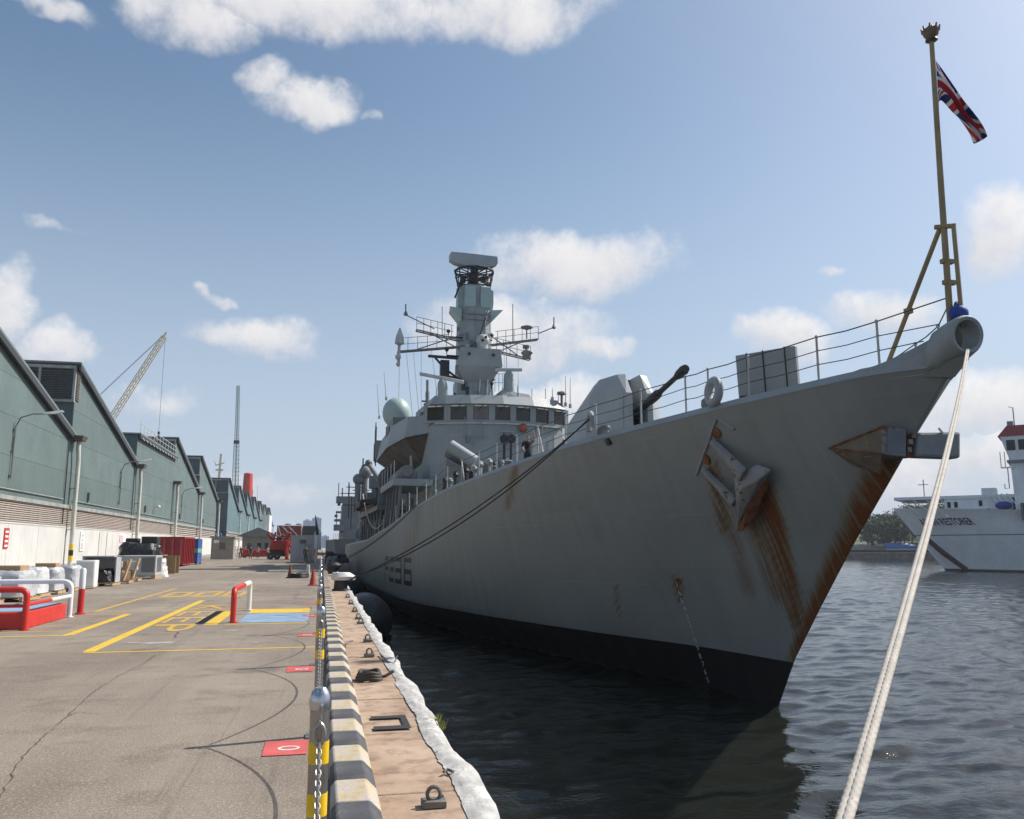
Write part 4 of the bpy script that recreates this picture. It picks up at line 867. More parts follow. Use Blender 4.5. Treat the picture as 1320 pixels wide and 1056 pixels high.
# lockers, vents and clutter on the forecastle and beside the bridge
for (x, y, d, mt) in ((-4.6, 17.2, (.9, 1.2, 1.3), M_GREY2), (-4.9, 19.2, (.8, .9, 1.5), M_GREY2), (-5.4, 21.4, (.7, 1.0, 1.4), M_BLACK), (-4.0, 20.2, (.8, .8, 1.1), M_CANVAS), (-5.6, 24.5, (.6, 1.4, 1.1), M_GREY2)): m = MB(); m.box((x, y, zd0(y) + d[2] / 2 - .35), d); m.build('deck_locker', mt, SHIP, bevel=.05)
for i in range(14):
    y = random.uniform(14, 27); x = -hb(y, zd0(y)) + random.uniform(.4, 1.3); z = zd0(y) - .3; m = MB()
    m.tube([(x, y, z), (x, y + .1, z + random.uniform(.7, 1.4))], random.uniform(.06, .14), 8); m.ball((x, y + .1, z + .9), random.uniform(.1, .2), 8); m.build('deck_vent', random.choice((M_GREY, M_GREY2, M_BLACK, M_RAIL)), SHIP)
for (u, v) in ((650, 566), (659, 566)): p = Vector(s_y(u, v, 30)); m = MB(); m.lathe([(.16, -.06), (.3, -.05), (.3, .05), (.16, .06)], p, 18, (0, -1, 0)); m.tube([p, p + Vector((0, .1, -2.2))], .09, 6); m.build('cowl_vent', M_BLACK, SHIP); m = MB(); m.lathe([(.17, -.07), (.17, .0)], p, 14, (0, -1, 0)); m.build('cowl_mouth', M_PALE, SHIP)
# decoy launcher tubes
p = Vector(s_y(596, 585, 27.5))
for q in (0, .62): m = MB(); m.tube([p + Vector((-.75, .3 + q, .5 - q * .4)), p + Vector((.75, -.3 + q, -.55 - q * .4))][::-1], .42, 16); m.build('decoy_launcher', M_GREY if q == 0 else M_GREY2, SHIP)
m = MB(); m.hull([p + Vector(v) for v in ((-1, -.2, -.3), (.9, -.2, -1.3), (-1, .9, -.3), (.9, .9, -1.3), (-1.2, -.2, -2.8), (1.2, -.2, -2.8), (-1.2, .9, -2.8), (1.2, .9, -2.8))]); m.build('launcher_base', M_GREY2, SHIP, smooth=False)

# bridge block
br = ob('bridge', None, SHIP)
m = MB(); FY = lambda x: 36.5 + .055 * x * x
m.hull([(sx_ * 5.15, 38.1, z) for sx_ in (-1, 1) for z in (5.5, 13.75)] + [(x, FY(x), z) for x in (-4.2, -2.4, 0, 2.4, 4.2) for z in (5.5, 13.75)] + [(sx_ * 5.15, 62, z) for sx_ in (-1, 1) for z in (5.5, 13.75)])
m.build('deckhouse', M_GREY, br, smooth=False)
m = MB(); m.hull([(x, FY(x) - .14, z) for x in (-4.9, -4.2, -2.4, 0, 2.4, 4.2, 4.9) for z in (13.74, 13.86)] + [(sx_ * 5.2, 43, z) for sx_ in (-1, 1) for z in (13.74, 13.86)]); m.build('bridge_sill', M_RAIL, br, smooth=False)
W = 1.62; edges = [(k - .5) * W for k in range(-3, 5)]
for k in range(7):
    xa, xb = edges[k], edges[k + 1]; P0, P1 = Vector((xa, FY(xa), 13.86)), Vector((xb, FY(xb), 13.86)); up_ = Vector((0, -.12, 1.4)); t = (P1 - P0); nn = Vector((t.y, -t.x, 0)).normalized(); fr = MB()
    def quad(u0, u1, v0, v1, dep, out): 
        c = [P0 + t * u + up_ * v + nn * out for u, v in ((u0, v0), (u1, v0), (u1, v1), (u0, v1))]; return c + [p - nn * dep for p in c]
    fr.hexa(quad(0, .14, 0, 1, .25, 0)); fr.hexa(quad(.86, 1, 0, 1, .25, 0)); fr.hexa(quad(.14, .86, 0, .14, .25, -.004)); fr.hexa(quad(.14, .86, .86, 1, .25, -.004)); w_ = fr.build('bridge_window', M_GREY, br, smooth=False)
    g = MB(); g.hexa(quad(.14, .86, .14, .86, .03, -.12)); g.build('pane', glass('dark bridge glass', (.025, .02, .017) if k != 2 else (.1, .09, .08)) if k != 2 else mat('pale window blind', (.16, .14, .135), .4), br, smooth=False)
    g = MB(); c = quad(.2, .75, .84, .9, .06, .12); g.hexa(c); g.build('wiper_box', M_SWHT, br, smooth=False)
    g = MB(); g.tube([P0 + t * .6 + up_ * .95 + nn * .2, P0 + t * .35 + up_ * .62 + nn * .05], .025, 5); g.build('wiper', M_BLACK, br)
m = MB(); m.b2((-5.2, 38.4, 13.8), (5.2, 46, 15.35)); m.build('bridge_sides', M_GREY, br, smooth=False)
m = MB(); m.hull([(x, FY(x) - .42, 15.22) for x in (-5.3, -4.2, -2.4, 0, 2.4, 4.2, 5.3)] + [(x, FY(x) + .1, 15.95) for x in (-4.9, -4.2, -2.4, 0, 2.4, 4.2, 4.9)] + [(sx_ * 5.3, 46, z) for sx_ in (-1, 1) for z in (15.22, 15.9)]); m.build('bridge_roof', M_GREY, br, smooth=False)
m = MB(); m.b2((-3.6, 44, 15.9), (3.8, 56, 16.6)); m.hull([(1.6, 44, 16.6), (4.6, 44, 16.6), (1.6, 50, 16.6), (4.6, 50, 16.6), (1.8, 44.5, 17.9), (4.2, 44.5, 17.6), (1.8, 49, 17.9), (4.2, 49, 17.6)]); m.build('roof_housing', M_GREY, br, smooth=False)
p = Vector(s_y(674, 552, 36.6)); m = MB(); m.lathe([(.3, -.06), (.34, -.03), (.34, .03), (.28, .06)], p + Vector((0, -.1, 0)), 20, (0, -1, 0)); bd = m.build('ship_badge', mat('badge rim bronze', (.18, .1, .04), .5, metal=.4), br); m = MB(); m.lathe([(.2, -.02), (.2, .05), (.1, .08)], p + Vector((0, -.12, 0)), 16, (0, -1, 0)); m.build('badge_face', M_SRED, br)
# bridge wing sponsons, both sides
M_UNDER = mat('dark brown underside grey', (.10, .09, .075), .75, var=.3, scale=.8)  # darker, browner grey than the wings above
for sd in (-1, 1):
    m = MB(); m.hull([(sd * x, y, z) for x, y, z in ((4.9, 39, 14.6), (6.5, 41.3, 14.8), (7.2, 47, 14.8), (7.2, 57, 14.8), (4.9, 57, 14.8), (4.9, 38.8, 13.3), (6.7, 41.2, 13.15), (7.6, 47, 12.95), (7.6, 58, 12.8), (4.9, 58, 12.8))]); m.build('bridge_wing', M_GREY, br, smooth=False)
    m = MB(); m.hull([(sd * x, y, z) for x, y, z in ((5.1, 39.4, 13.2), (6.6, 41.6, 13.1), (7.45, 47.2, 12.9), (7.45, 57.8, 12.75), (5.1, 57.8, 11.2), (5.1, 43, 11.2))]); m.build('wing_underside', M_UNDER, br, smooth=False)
m = MB(); m.b2((-7.3, 48.2, 13.2), (-7.24, 51.4, 14.9)); m.build('wing_doorway', M_BLACK, br, smooth=False)
m = MB(); m.b2((-7.1, 47, 14.7), (-5.6, 53.5, 15.6)); m.build('wing_locker', M_GREY2, br, smooth=False)
m = MB(); m.b2((-7.6, 57.6, 13.2), (-7.0, 61, 14.9)); m.build('wing_platform', M_GREY2, br, smooth=False)
for q in range(6): m = MB(); m.tube([(-7.7 + q * .1, 58 + q, 12.9), (-7.7 + q * .1, 58 + q, 16 + (q % 3) * .5)], .05, 5); m.build('wing_rail', M_BLACK, br)
m = MB(); m.ball((-6.05, 54.5, 17.15), 1.32, 24, (1, 1, 1.12)); m.lathe([(.9, 0), (.75, .9)], (-6.05, 54.5, 15.2), 16); m.build('satcom_dome', M_PALE, SHIP)
m = MB(); m.ball((-6.6, 52.2, 15.35), .55, 10, (1.2, 1, .6)); m.build('canvas_bundle', M_CANVAS, SHIP)
# platform with raft containers, pillars
m = MB(); m.b2((-8.0, 37, 9.1), (-5.1, 47, 9.6)); m.build('side_platform', M_GREY, SHIP, smooth=False)
m = MB(); m.tube([(-6.9, 37.5, 10.15), (-6.9, 37.7, 10.15), (-6.9, 46, 10.15)], [.35, .52, .52], 12); m.build('raft_container', M_GREY2, SHIP)
for q in range(3): m = MB(); m.lathe([(.54, -.06), (.54, .06)], (-6.9, 39 + q * 2.8, 10.15), 14, (0, 1, 0)); m.build('raft_strap', M_BLACK, SHIP)
for q in range(5): m = MB(); m.tube([(-7.7, 37.3 + q * 2.3, 5.6), (-7.4, 37.3 + q * 2.3, 9.1)], .11, 6); m.build('pillar', M_GREY2, SHIP)
for q in range(5): m = MB(); m.tube([(-7.9, 37.2 + q * 2.4, 9.6), (-7.9, 37.2 + q * 2.4, 10.9)], .04, 5); m.build('stanchion', M_RAIL, SHIP)
m = MB(); m.b2((-5.15, 47, 5.2), (-4.6, 92, 12.2)); m.b2((-5, 62, 5.2), (5, 92, 11.6)); m.build('midships_house', M_GREY2, SHIP, smooth=False)
m = MB(); m.b2((-8.0, 50, 7.9), (-5.0, 76, 8.3)); m.build('boat_platform', M_GREY2, SHIP, smooth=False)
for q in range(8): m = MB(); m.tube([(-7.7, 50.5 + q * 3.4, 5.2), (-7.6, 50.5 + q * 3.4, 7.9)], .1, 6); m.build('pillar', M_GREY2, SHIP)
m = MB(); m.ball((-6.9, 51.5, 10.6), 1.15, 16, (.9, 1.1, 1)); m.lathe([(1.0, 0), (.9, 1.4)], (-6.9, 51.5, 8.3), 14); m.tube([(-7.0, 50.6, 10.8), (-7.3, 48.2, 11.2)], .1, 8); m.build('side_gun', mat('dark gun cover', (.075, .085, .09), .7), SHIP)
m = MB(); m.tube([(-6.6, 60, 8.3), (-6.8, 60.5, 11), (-7.9, 63, 13.1)], [.32, .28, .2], 10); m.ball((-7.9, 63, 13.2), .38, 10); m.tube([(-7.9, 63, 13.2), (-8.5, 63.4, 12.9), (-8.55, 63.5, 12.4)], .12, 6); m.build('boat_davit', M_GREY2, SHIP)
M_RIB = mat('black inflatable tube', (.03, .03, .032), .6)
rb = ob('sea_boat', None, SHIP)
m = MB(); m.tube([(-8.3, 64, 9.2), (-8.5, 68, 9.0), (-8.3, 72, 9.0), (-7.0, 73, 9.0), (-6.0, 71, 9.0), (-6.0, 66, 9.1), (-6.9, 63.4, 9.4)], .35, 10, closed=True); m.build('boat_tube', M_RIB, rb)
m = MB(); m.hull([(-8.2, 65, 9), (-6.2, 65, 9), (-7.2, 63.8, 9.2), (-8.2, 72, 8.9), (-6.2, 72, 8.9), (-7.2, 65, 8.3), (-7.2, 72, 8.35)]); m.build('boat_floor', M_CANVAS, rb)
m = MB(); m.box((-7.2, 69, 9.9), (.8, 1.2, 1.3)); m.tube([(-8, 71.5, 9), (-8, 71.5, 11), (-6.4, 71.5, 11), (-6.4, 71.5, 9)], .06, 6); m.build('boat_console', M_GREY2, rb, bevel=.1)
# funnel, hangar, after mast, flight deck edge
m = MB(); m.hull([(sx_ * 3.2, y, 11.5) for sx_ in (-1, 1) for y in (66, 77)] + [(sx_ * 2.6, y, 17) for sx_ in (-1, 1) for y in (67.5, 76)]); m.build('funnel', M_GREY, SHIP, smooth=False)
m = MB(); m.b2((-6.3, 86, 5.0), (6.3, 103, 11.5)); m.b2((-7.6, 78, 5.1), (-5.2, 86, 7.6)); m.build('hangar', M_GREY2, SHIP, smooth=False)
m = MB(); lattice(m, (-1, 84, 11.5), (-1, 84, 21), 2.0, .9, 7, .09, .06); m.build('after_mast', M_GREY2, SHIP)
for (u, v, Y, r_) in ((462, 618, 88, .75), (471, 609, 88, .85)): p = Vector(s_y(u, v, Y)); m = MB(); m.ball(p, r_, 14); m.tube([p, (p.x, p.y, 10.5)], .35, 8); m.build('radar_dome', M_GREY2, SHIP)
p = Vector(s_y(484, 622, 84)); m = MB(); m.box(p, (1.6, 1.6, 1.6)); m.tube([p, p + Vector((0, 0, -3))], .5, 8); m.build('tracker', M_GREY2, SHIP, bevel=.1)
for (u, v) in ((450, 640), (458, 632), (453, 655), (466, 636)): p = Vector(s_y(u, v, 92)); m = MB(); m.tube([p + Vector((0, 0, -3)), p + Vector((0, 0, 1.6))], .06, 5); m.tube([p + Vector((-1.2, 0, .4)), p + Vector((1.0, 0, .4))], .06, 5); m.build('antenna', M_BLACK, SHIP)
for i in range(16):
    y = random.uniform(55, 88); m = MB(); m.box((-6.8 + random.uniform(-.8, 1), y, zd0(y) + random.uniform(.3, 2)), (random.uniform(.4, 1.3), random.uniform(.6, 2), random.uniform(.5, 1.4))); m.build('deck_locker', random.choice((M_GREY, M_GREY2, M_BLACK, M_CANVAS)), SHIP, bevel=.06)
m = MB(); m.lathe([(.35, -.45), (.8, -.4), (.8, .4), (.35, .45)], (-7.3, 80.5, 6.3), 18, (0, 1, .1)); m.build('hose_reel', M_GREY, SHIP)
m = MB(); m.b2((-7.5, 104, 5.0), (7.5, 122, 5.25)); m.build('flight_deck', M_DECK, SHIP, smooth=False)

# main mast
ms = ob('main_mast', None, SHIP); MY = 48
def ring(hw, hd, z, ch=.5): return [(hw * a, MY + hd * b, z) for a, b in ((-1, -1 + ch), (-1 + ch, -1), (1 - ch, -1), (1, -1 + ch), (1, 1 - ch), (1 - ch, 1), (-1 + ch, 1), (-1, 1 - ch))]
m = MB(); lv = [ring(1.75, 2.1, 16.3), ring(1.6, 1.9, 18.5), ring(1.45, 1.7, 21), ring(1.4, 1.6, 25.2), ring(1.3, 1.45, 27.7)]
m.add([p for r_ in lv for p in r_], [(8 * i + k, 8 * i + (k + 1) % 8, 8 * i + 8 + (k + 1) % 8, 8 * i + 8 + k) for i in range(4) for k in range(8)] + [tuple(range(8)), tuple(range(32, 40))]); m.build('mast_tower', M_GREY, ms, smooth=False)
for (x, y, rz) in ((-.65, MY - 1.6, 0), (.75, MY - 1.6, 0), (-1.42, MY - .4, 90), (1.42, MY - .4, 90)):
    m = MB(); m.hull([Matrix.Rotation(R(rz), 3, 'Z') @ Vector(v) + Vector((x, y, 0)) for v in ((-.45, -.12, 25.6), (.45, -.12, 25.6), (-.5, -.2, 26.2), (.5, -.2, 26.2), (-.42, -.2, 27.4), (.42, -.2, 27.4), (-.4, .2, 27.6), (.4, .2, 27.6), (-.5, .2, 25.4), (.5, .2, 25.4))]); m.build('array_panel', M_PALE, ms)
for sd in (-1, 1):
    m = MB(); m.hull([(sd * 1.3, MY - 1.2, 24.4), (sd * 2.4, MY - 1.4, 25.55), (sd * 1.3, MY - 1.2, 25.5), (sd * 1.3, MY + .6, 24.4), (sd * 2.2, MY + .4, 25.4), (sd * 1.3, MY + .6, 25.5)]); m.build('horn_bracket', M_PALE, ms, smooth=False)
m = MB()
for k in range(12):
    a0, a1 = k * math.pi / 6, (k + 1) * math.pi / 6; P = lambda a, r_, z: Vector((r_ * math.cos(a), MY + r_ * math.sin(a), z))
    m.tube([P(a0, 1.45, 27.7), P(a0, 1.75, 29.3)], .07, 5); m.tube([P(a0, 1.75, 29.3), P(a1, 1.75, 29.3)], .12, 6); m.tube([P(a0, 1.5, 28.1), P(a1, 1.5, 28.1)], .09, 5); m.tube([P(a0, 1.5, 28.05), P(a1, 1.72, 28.75)], .05, 4); m.tube([P(a0, 1.65, 28.6), P(a1, 1.65, 28.6)], .06, 4)
    m.tube([P(a0, 1.75, 29.3), P(a0, .4, 29.1)], .06, 4); m.box(P(a0, 1.2, 28.0 + .25 * (k % 3)), (.3, .3, .4))
m.lathe([(.75, 27.6), (.6, 28.4), (.35, 29.0), (.35, 29.8)], (0, MY, 0), 12); m.tube([P(3.6, 1.5, 28), P(3.7, 2.3, 26.4)], .08, 5); m.build('radar_cage', M_BLACK, ms)
m = MB(); c = (0, MY, 30.5); pr = [(-2.2, 30.15), (-2.22, 30.72), (-2.1, 30.86), (2.05, 30.86), (2.12, 30.72), (2.15, 30.2), (1.7, 29.9), (.7, 29.68), (-.7, 29.68), (-1.7, 29.88)]
m.prism([(x, MY - .5, z) for x, z in pr], (0, .9, 0)); m.tube([(-1.1, MY - .2, 30.92), (1.0, MY - .2, 30.9)], .09, 8); rad = m.build('air_search_radar', mat('radar grey', (.33, .36, .38), .5, var=.05), ms); rad.rotation_euler = (0, R(1.5), 0); rad.location = (-.85, 0, 0)
m = MB(); m.hull([(-1.75, MY - 2.0, 19.9), (1.75, MY - 2.0, 19.9), (-1.95, MY - 3.1, 20.0), (1.95, MY - 3.1, 20.0), (-1.75, MY - 3.2, 21.5), (1.75, MY - 3.2, 21.5), (-1.5, MY - 1.6, 21.7), (1.5, MY - 1.6, 21.7), (-1.0, MY - 1.7, 18.6), (1.0, MY - 1.7, 18.6)]); m.build('mast_platform', M_GREY, ms, smooth=False)
for q in (-1.0, 1.1): m = MB(); m.lathe([(.14, 0), (.14, .05)], (q, MY - 3.22, 20.95), 12, (0, -1, 0)); m.build('platform_port', M_BLACK, ms)
m = MB(); m.ball((.35, MY - 2.3, 22.35), .62, 16); m.lathe([(.5, 0), (.5, .5)], (.35, MY - 2.3, 21.6), 14); tk = m.build('mast_sensor', M_RAIL, ms)
for q in (-.18, .12): m = MB(); m.lathe([(.13, 0), (.13, .06)], (.4 + q, MY - 2.88, 22.45 + q), 10, (0, -1, 0)); m.build('sensor_eye', M_BLACK, ms)
def yd(u, v, Y=MY - 1.2): return Vector(s_y(u, v, Y))
def yard(name, a, b, h, tr=.065, n=7, rail=True):
    m = MB(); A = yd(*a); B = yd(*b); wv = Vector((0, .55, 0)); m.tube([A, B], tr, 6); m.tube([A + wv, B + wv], tr, 6); m.tube([A + Vector((0, 0, -h)), A + (B - A) * .75], tr * .8, 5)
    for i in range(n + 1): p = A + (B - A) * (i / n); m.tube([p, p + wv], .045, 4)
    if rail:
        for i in range(2, n + 1): p = A + (B - A) * (i / n); m.tube([p, p + Vector((0, 0, 1.15))], .03, 4)
        for z_ in (.6, 1.15): m.tube([A + (B - A) * .25 + Vector((0, 0, z_)), B + Vector((0, 0, z_))], .028, 4)
    return m.build(name, M_GREY2, ms)
yard('yardarm', (600, 440), (537, 425), 1.0); yard('yardarm', (620, 446), (694, 437), 1.2); yard('yardarm', (600, 446), (513, 453), -1.1); yard('yardarm', (622, 448), (684, 463), -1.6)
m = MB(); m.tube([yd(560, 424), yd(523, 406)], .05, 5); m.tube([yd(523, 406), yd(523, 392)], .06, 5); m.lathe([(.12, 0), (.2, .1), (.08, .4)], yd(523, 407), 8); m.build('yard_tip', M_GREY2, ms)
m = MB(); m.tube([yd(694, 430), yd(714, 422)], .05, 5); m.tube([yd(714, 422), yd(714, 409)], .06, 5); m.lathe([(.12, 0), (.2, .1), (.08, .4)], yd(714, 424), 8); m.build('yard_tip', M_GREY2, ms)
m = MB(); m.lathe([(.05, 0), (.42, .2), (.34, .8), (.05, 1.6)], yd(515, 446), 10); m.tube([yd(515, 446), yd(514, 470)], .1, 6); m.lathe([(.05, 0), (.25, .3), (.25, .5), (.05, .7)], yd(513, 466), 8); m.lathe([(.05, 0), (.2, .2), (.05, .5)], yd(513, 473), 8); m.build('yard_lantern', M_RAIL, ms)
m = MB(); m.lathe([(.35, 0), (.4, .3), (.55, .5), (.1, .8)], yd(679, 462), 10); m.lathe([(.3, 0), (.3, .25)], yd(678, 449), 8); m.tube([yd(678, 462), yd(678, 446)], .07, 5); m.lathe([(.15, 0), (.55, .15), (.55, .25), (.1, .4)], yd(679, 425), 12); m.tube([yd(679, 424), yd(679, 437)], .06, 5); m.build('yard_antenna', M_GREY2, ms)
for (u, v0, v1, r_) in ((570, 440, 395, .035), (661, 440, 392, .05), (653, 478, 443, .03)): m = MB(); m.tube([yd(u, v0), yd(u, v1)], r_, 5); m.build('whip_antenna', M_RAIL, ms)
for (u, v) in ((578, 427), (576, 451), (634, 432), (637, 461), (636, 466), (635, 489), (634, 494)): m = MB(); p = yd(u, v); m.tube([p, p + Vector((0, 0, -.5)), (0, MY - 1, p.z - .5)], .07, 5); m.ball(p, .18, 8); m.build('mast_lamp', M_BLACK, ms)
m = MB(); m.tube([yd(552, 459), yd(590, 462)], .13, 6); m.tube([yd(560, 460), yd(572, 474), yd(590, 488)], .1, 6); m.box(yd(573, 476), (.75, .7, 1.5)); m.tube([yd(573, 484), yd(595, 490)], .12, 6); m.build('signal_bracket', M_BLACK, ms)
for (u, v, s_) in ((597, 497, .5), (603, 506, .6)): m = MB(); m.box(yd(u, v, MY - 2.05), (.35, .3, s_ * 1.6)); m.build('mast_box', M_BLACK, ms, smooth=False)
m = MB(); m.tube([yd(618, 506, MY - 2.1), yd(619, 489, MY - 2.1)], .045, 5); m.tube([yd(628, 510, MY - 2.1), yd(629, 489, MY - 2.1)], .045, 5); m.build('mast_pipe', M_SWHT, ms)
for (a, b) in (((515, 458), (514, 515)), ((533, 455), (541, 545)), ((543, 453), (543, 545)), ((556, 450), (565, 520)), ((668, 462), (668, 505)), ((650, 458), (650, 505)), ((524, 456), (532, 540))): m = MB(); A = yd(*a); B = yd(*b, 44); m.tube([A, B], .016, 4); m.build('halyard', M_WIRE, ms)
# navigation radars
def nav(u0, v0, u1, v1, ped, top, Y, label):
    n_ = ob('navigation_radar', None, SHIP); A = Vector(s_y(u0, v0, Y)); B = Vector(s_y(u1, v1, Y - .5)); m = MB(); t = (B - A).normalized(); sd = Vector((0, 1, 0)); uz = Vector((0, 0, 1))
    m.hexa([A - sd * .12 - uz * .13, B - sd * .12 - uz * .13, B + sd * .12 - uz * .13, A + sd * .12 - uz * .13, A - sd * .12 + uz * .15, B - sd * .12 + uz * .15, B + sd * .12 + uz * .15, A + sd * .12 + uz * .15]); m.build('scanner', M_RAIL, n_, bevel=.05)
    c = (A + B) / 2; base = Vector(s_y(ped[0], ped[1], Y)); m = MB(); m.tube([base, base + (c - base) * .5, base + (c - base) * .55, base + (c - base) * .8, c], [.55, .42, .46, .4, .15], 10); m.build('pedestal', M_GREY, n_)
nav(541, 482, 598, 493, (572, 521), 0, 44, ''); nav(638, 477, 673, 477, (656, 508), 0, 45, '')
for (u, v0, v1, r_) in ((551, 545, 490, .11), (549, 545, 520, .18), (551, 530, 505, .16)): m = MB(); m.tube([Vector(s_y(u, v0, 42)), Vector(s_y(u, v1, 42))], r_, 6); m.box(Vector(s_y(u, (v0 + v1) / 2, 42)), (.9, .2, .1)); m.build('pole_antenna', M_GREY2, SHIP)
for (u, v0, v1, Y) in ((498, 516, 480, 52), (489, 540, 495, 56), (712, 517, 500, 37.6), (735, 526, 487, 37.8), (729, 524, 485, 37.8), (668, 512, 490, 38.5)): m = MB(); A = Vector(s_y(u, v0, Y)); B = Vector(s_y(u - (3 if u < 500 else 0), v1, Y)); m.tube([A, B], [.045, .02], 5); m.lathe([(.12, 0), (.12, .3)], A, 8); m.build('whip_antenna', M_RAIL, SHIP)
m = MB(); p = Vector(s_y(724, 510, 37.7)); m.lathe([(.1, -.9), (.1, 0), (.4, .1), (.35, .25), (.05, .35)], p, 10); m.build('disc_antenna', M_GREY2, SHIP)
for q in range(5): m = MB(); p = Vector(s_y(638 + q * 5, 505, 47)); m.tube([p, p + Vector((0, 0, 1.6))], .03, 4); m.build('roof_rail', M_RAIL, SHIP)
for z_ in (.8, 1.6): m = MB(); a_ = Vector(s_y(635, 505, 47)) + Vector((0, 0, z_)); b_ = Vector(s_y(660, 505, 47)) + Vector((0, 0, z_)); m.tube([a_, b_], .03, 4); m.build('roof_rail', M_RAIL, SHIP)

# pipes, boxes, ladders and lamps that crowd the superstructure
rc = random.Random(11)
def ladder(parent, x, y, z0, z1, dx=.36):
    m = MB()
    for s_ in (0, dx): m.tube([(x + s_, y, z0), (x + s_, y, z1)], .025, 4)
    for q in range(int((z1 - z0) / .33)): m.tube([(x, y, z0 + .15 + q * .33), (x + dx, y, z0 + .15 + q * .33)], .018, 4)
    return m.build('ladder', M_RAIL, parent)
ladder(ms, .75, MY - 1.72, 21.8, 25.4); ladder(ms, -.2, MY - 2.12, 16.3, 18.6); ladder(br, 3.2, 36.9, 8.6, 13.7); ladder(br, -4.2, 37.35, 6.8, 10.2)
for i in range(26):
    z = rc.uniform(16.6, 25.2); hw = 1.75 - (z - 16.3) * .045; s_ = rc.choice((-1, 1)); f = rc.random() < .6
    p = (rc.uniform(-1.1, 1.1), MY - 2.12 + (z - 16.3) * .055, z) if f else (s_ * hw, MY + rc.uniform(-1, 1), z); m = MB()
    if rc.random() < .5: m.box(p, (rc.uniform(.15, .45), rc.uniform(.15, .35), rc.uniform(.15, .6)))
    else: m.tube([p, (p[0], p[1] - .02, p[2] - rc.uniform(.6, 2.0))], .03, 5)
    m.build('mast_fitting', rc.choice((M_GREY, M_GREY2, M_BLACK, M_RAIL)), ms)
m = MB(); m.tube([(.9, MY - 1.75, 25.3), (.35, MY - 1.85, 23.4), (-.2, MY - 1.9, 22.2)], .05, 5); m.build('mast_cable', M_BLACK, ms); m = MB(); m.tube([(-1.3, MY - 1.7, 24.9), (1.3, MY - 1.7, 24.9)], .05, 5); m.tube([(-1.3, MY - 1.72, 24.4), (1.3, MY - 1.72, 24.4)], .04, 5); m.build('mast_rail', M_GREY2, ms)
for i in range(24):
    x = rc.uniform(-4.6, 4.6); z = rc.uniform(8.6, 13.2); y = FY(x) - .1; m = MB()
    k_ = rc.random()
    if k_ < .35: m.tube([(x, y, z), (x, y, z + rc.uniform(.8, 2.2))], .035, 5)
    elif k_ < .7: m.box((x, y, z), (rc.uniform(.2, .6), .2, rc.uniform(.25, .7)))
    else: m.tube([(x, y, z), (x + rc.uniform(.6, 1.6), FY(x + 1) - .1, z)], .03, 5)
    m.build('front_fitting', rc.choice((M_GREY, M_GREY2, M_GREY, M_RAIL)), br)
m = MB(); m.b2((-1.4, 36.3, 8.2), (-.6, 36.52, 10.1)); m.build('front_door', M_GREY2, br, bevel=.05)
for i in range(9): m = MB(); x = -4.8 + i * 1.2; m.tube([(x, FY(x) + .2, 15.9), (x, FY(x) + .2, 16.5 + rc.random() * .3)], .03, 4); m.build('roof_stub', M_RAIL, br)
for i in range(34):                                                # starboard side clutter between bridge and boats
    y = rc.uniform(37, 76); x = -rc.uniform(5.3, 7.4); z0 = rc.choice((zd0(y), zd0(y) + .6, 9.6 if y < 47 else 8.3)); m = MB(); k_ = rc.random()
    if k_ < .4: m.box((x, y, z0 + .4), (rc.uniform(.3, .8), rc.uniform(.3, 1.2), rc.uniform(.4, 1.1)))
    elif k_ < .7: m.tube([(x, y, z0), (x - .1, y, z0 + rc.uniform(1, 2.6))], rc.uniform(.05, .12), 6)
    else: m.lathe([(.1, 0), (.32, .05), (.32, .7), (.1, .8)], (x, y, z0 + .2), 12, (0, 1, .1))
    m.build('side_fitting', rc.choice((M_GREY, M_GREY2, M_BLACK, M_RAIL, M_CANVAS)), SHIP)
# ================================================================== the jack: draped flag
def jack_col(u, v):
    x, y = u * 2 - 1, v * 2 - 1            # u along the fly, v up the hoist
    if abs(y) < .2 or abs(x) < .1: return 0
    if abs(y) < .333 or abs(x) < .167: return 1
    d = min(abs(y - x), abs(y + x)); return 0 if d < .10 else (1 if d < .26 else 2)
nu, nv = 44, 60; m = MB(); vs = []
for i in range(nv + 1):
    v = i / nv
    for j in range(nu + 1):
        u = j / nu
        hoist = Vector((.07, -8.27 - .03 * v, 14.9 + 1.25 * v)); n_ = Vector((.87, 0, .5)); w = min(1, u * 2.0); w = w * w * (3 - 2 * w)
        cen = Vector((.06 + .92 * u, -8.32 - .12 * u, 15.9 - 1.75 * u)) + n_ * ((v - .5) * (.42 - .05 * u))
        p = hoist.lerp(cen, w) + Vector((.03 * math.sin(v * 15 + u * 3), .10 * math.sin(v * 14 + u * 5), 0)) * w + n_ * .05 * math.sin(u * 9) * w
        vs.append(p)
fs = [(i * (nu + 1) + j, i * (nu + 1) + j + 1, (i + 1) * (nu + 1) + j + 1, (i + 1) * (nu + 1) + j) for i in range(nv) for j in range(nu)]
m.add([s_w(p) for p in vs], fs); m.m = [jack_col((j + .5) / nu, (i + .5) / nv) for i in range(nv) for j in range(nu)]
FC = [mat('flag red', (.42, .02, .03), .8), mat('flag white', (.7, .7, .7), .8), mat('flag blue', (.012, .03, .16), .8)]
fo = m.build('flag', FC, fix=False); tag(fo, 'red white and blue crossed flag hanging limp from the jackstaff', 'flag')

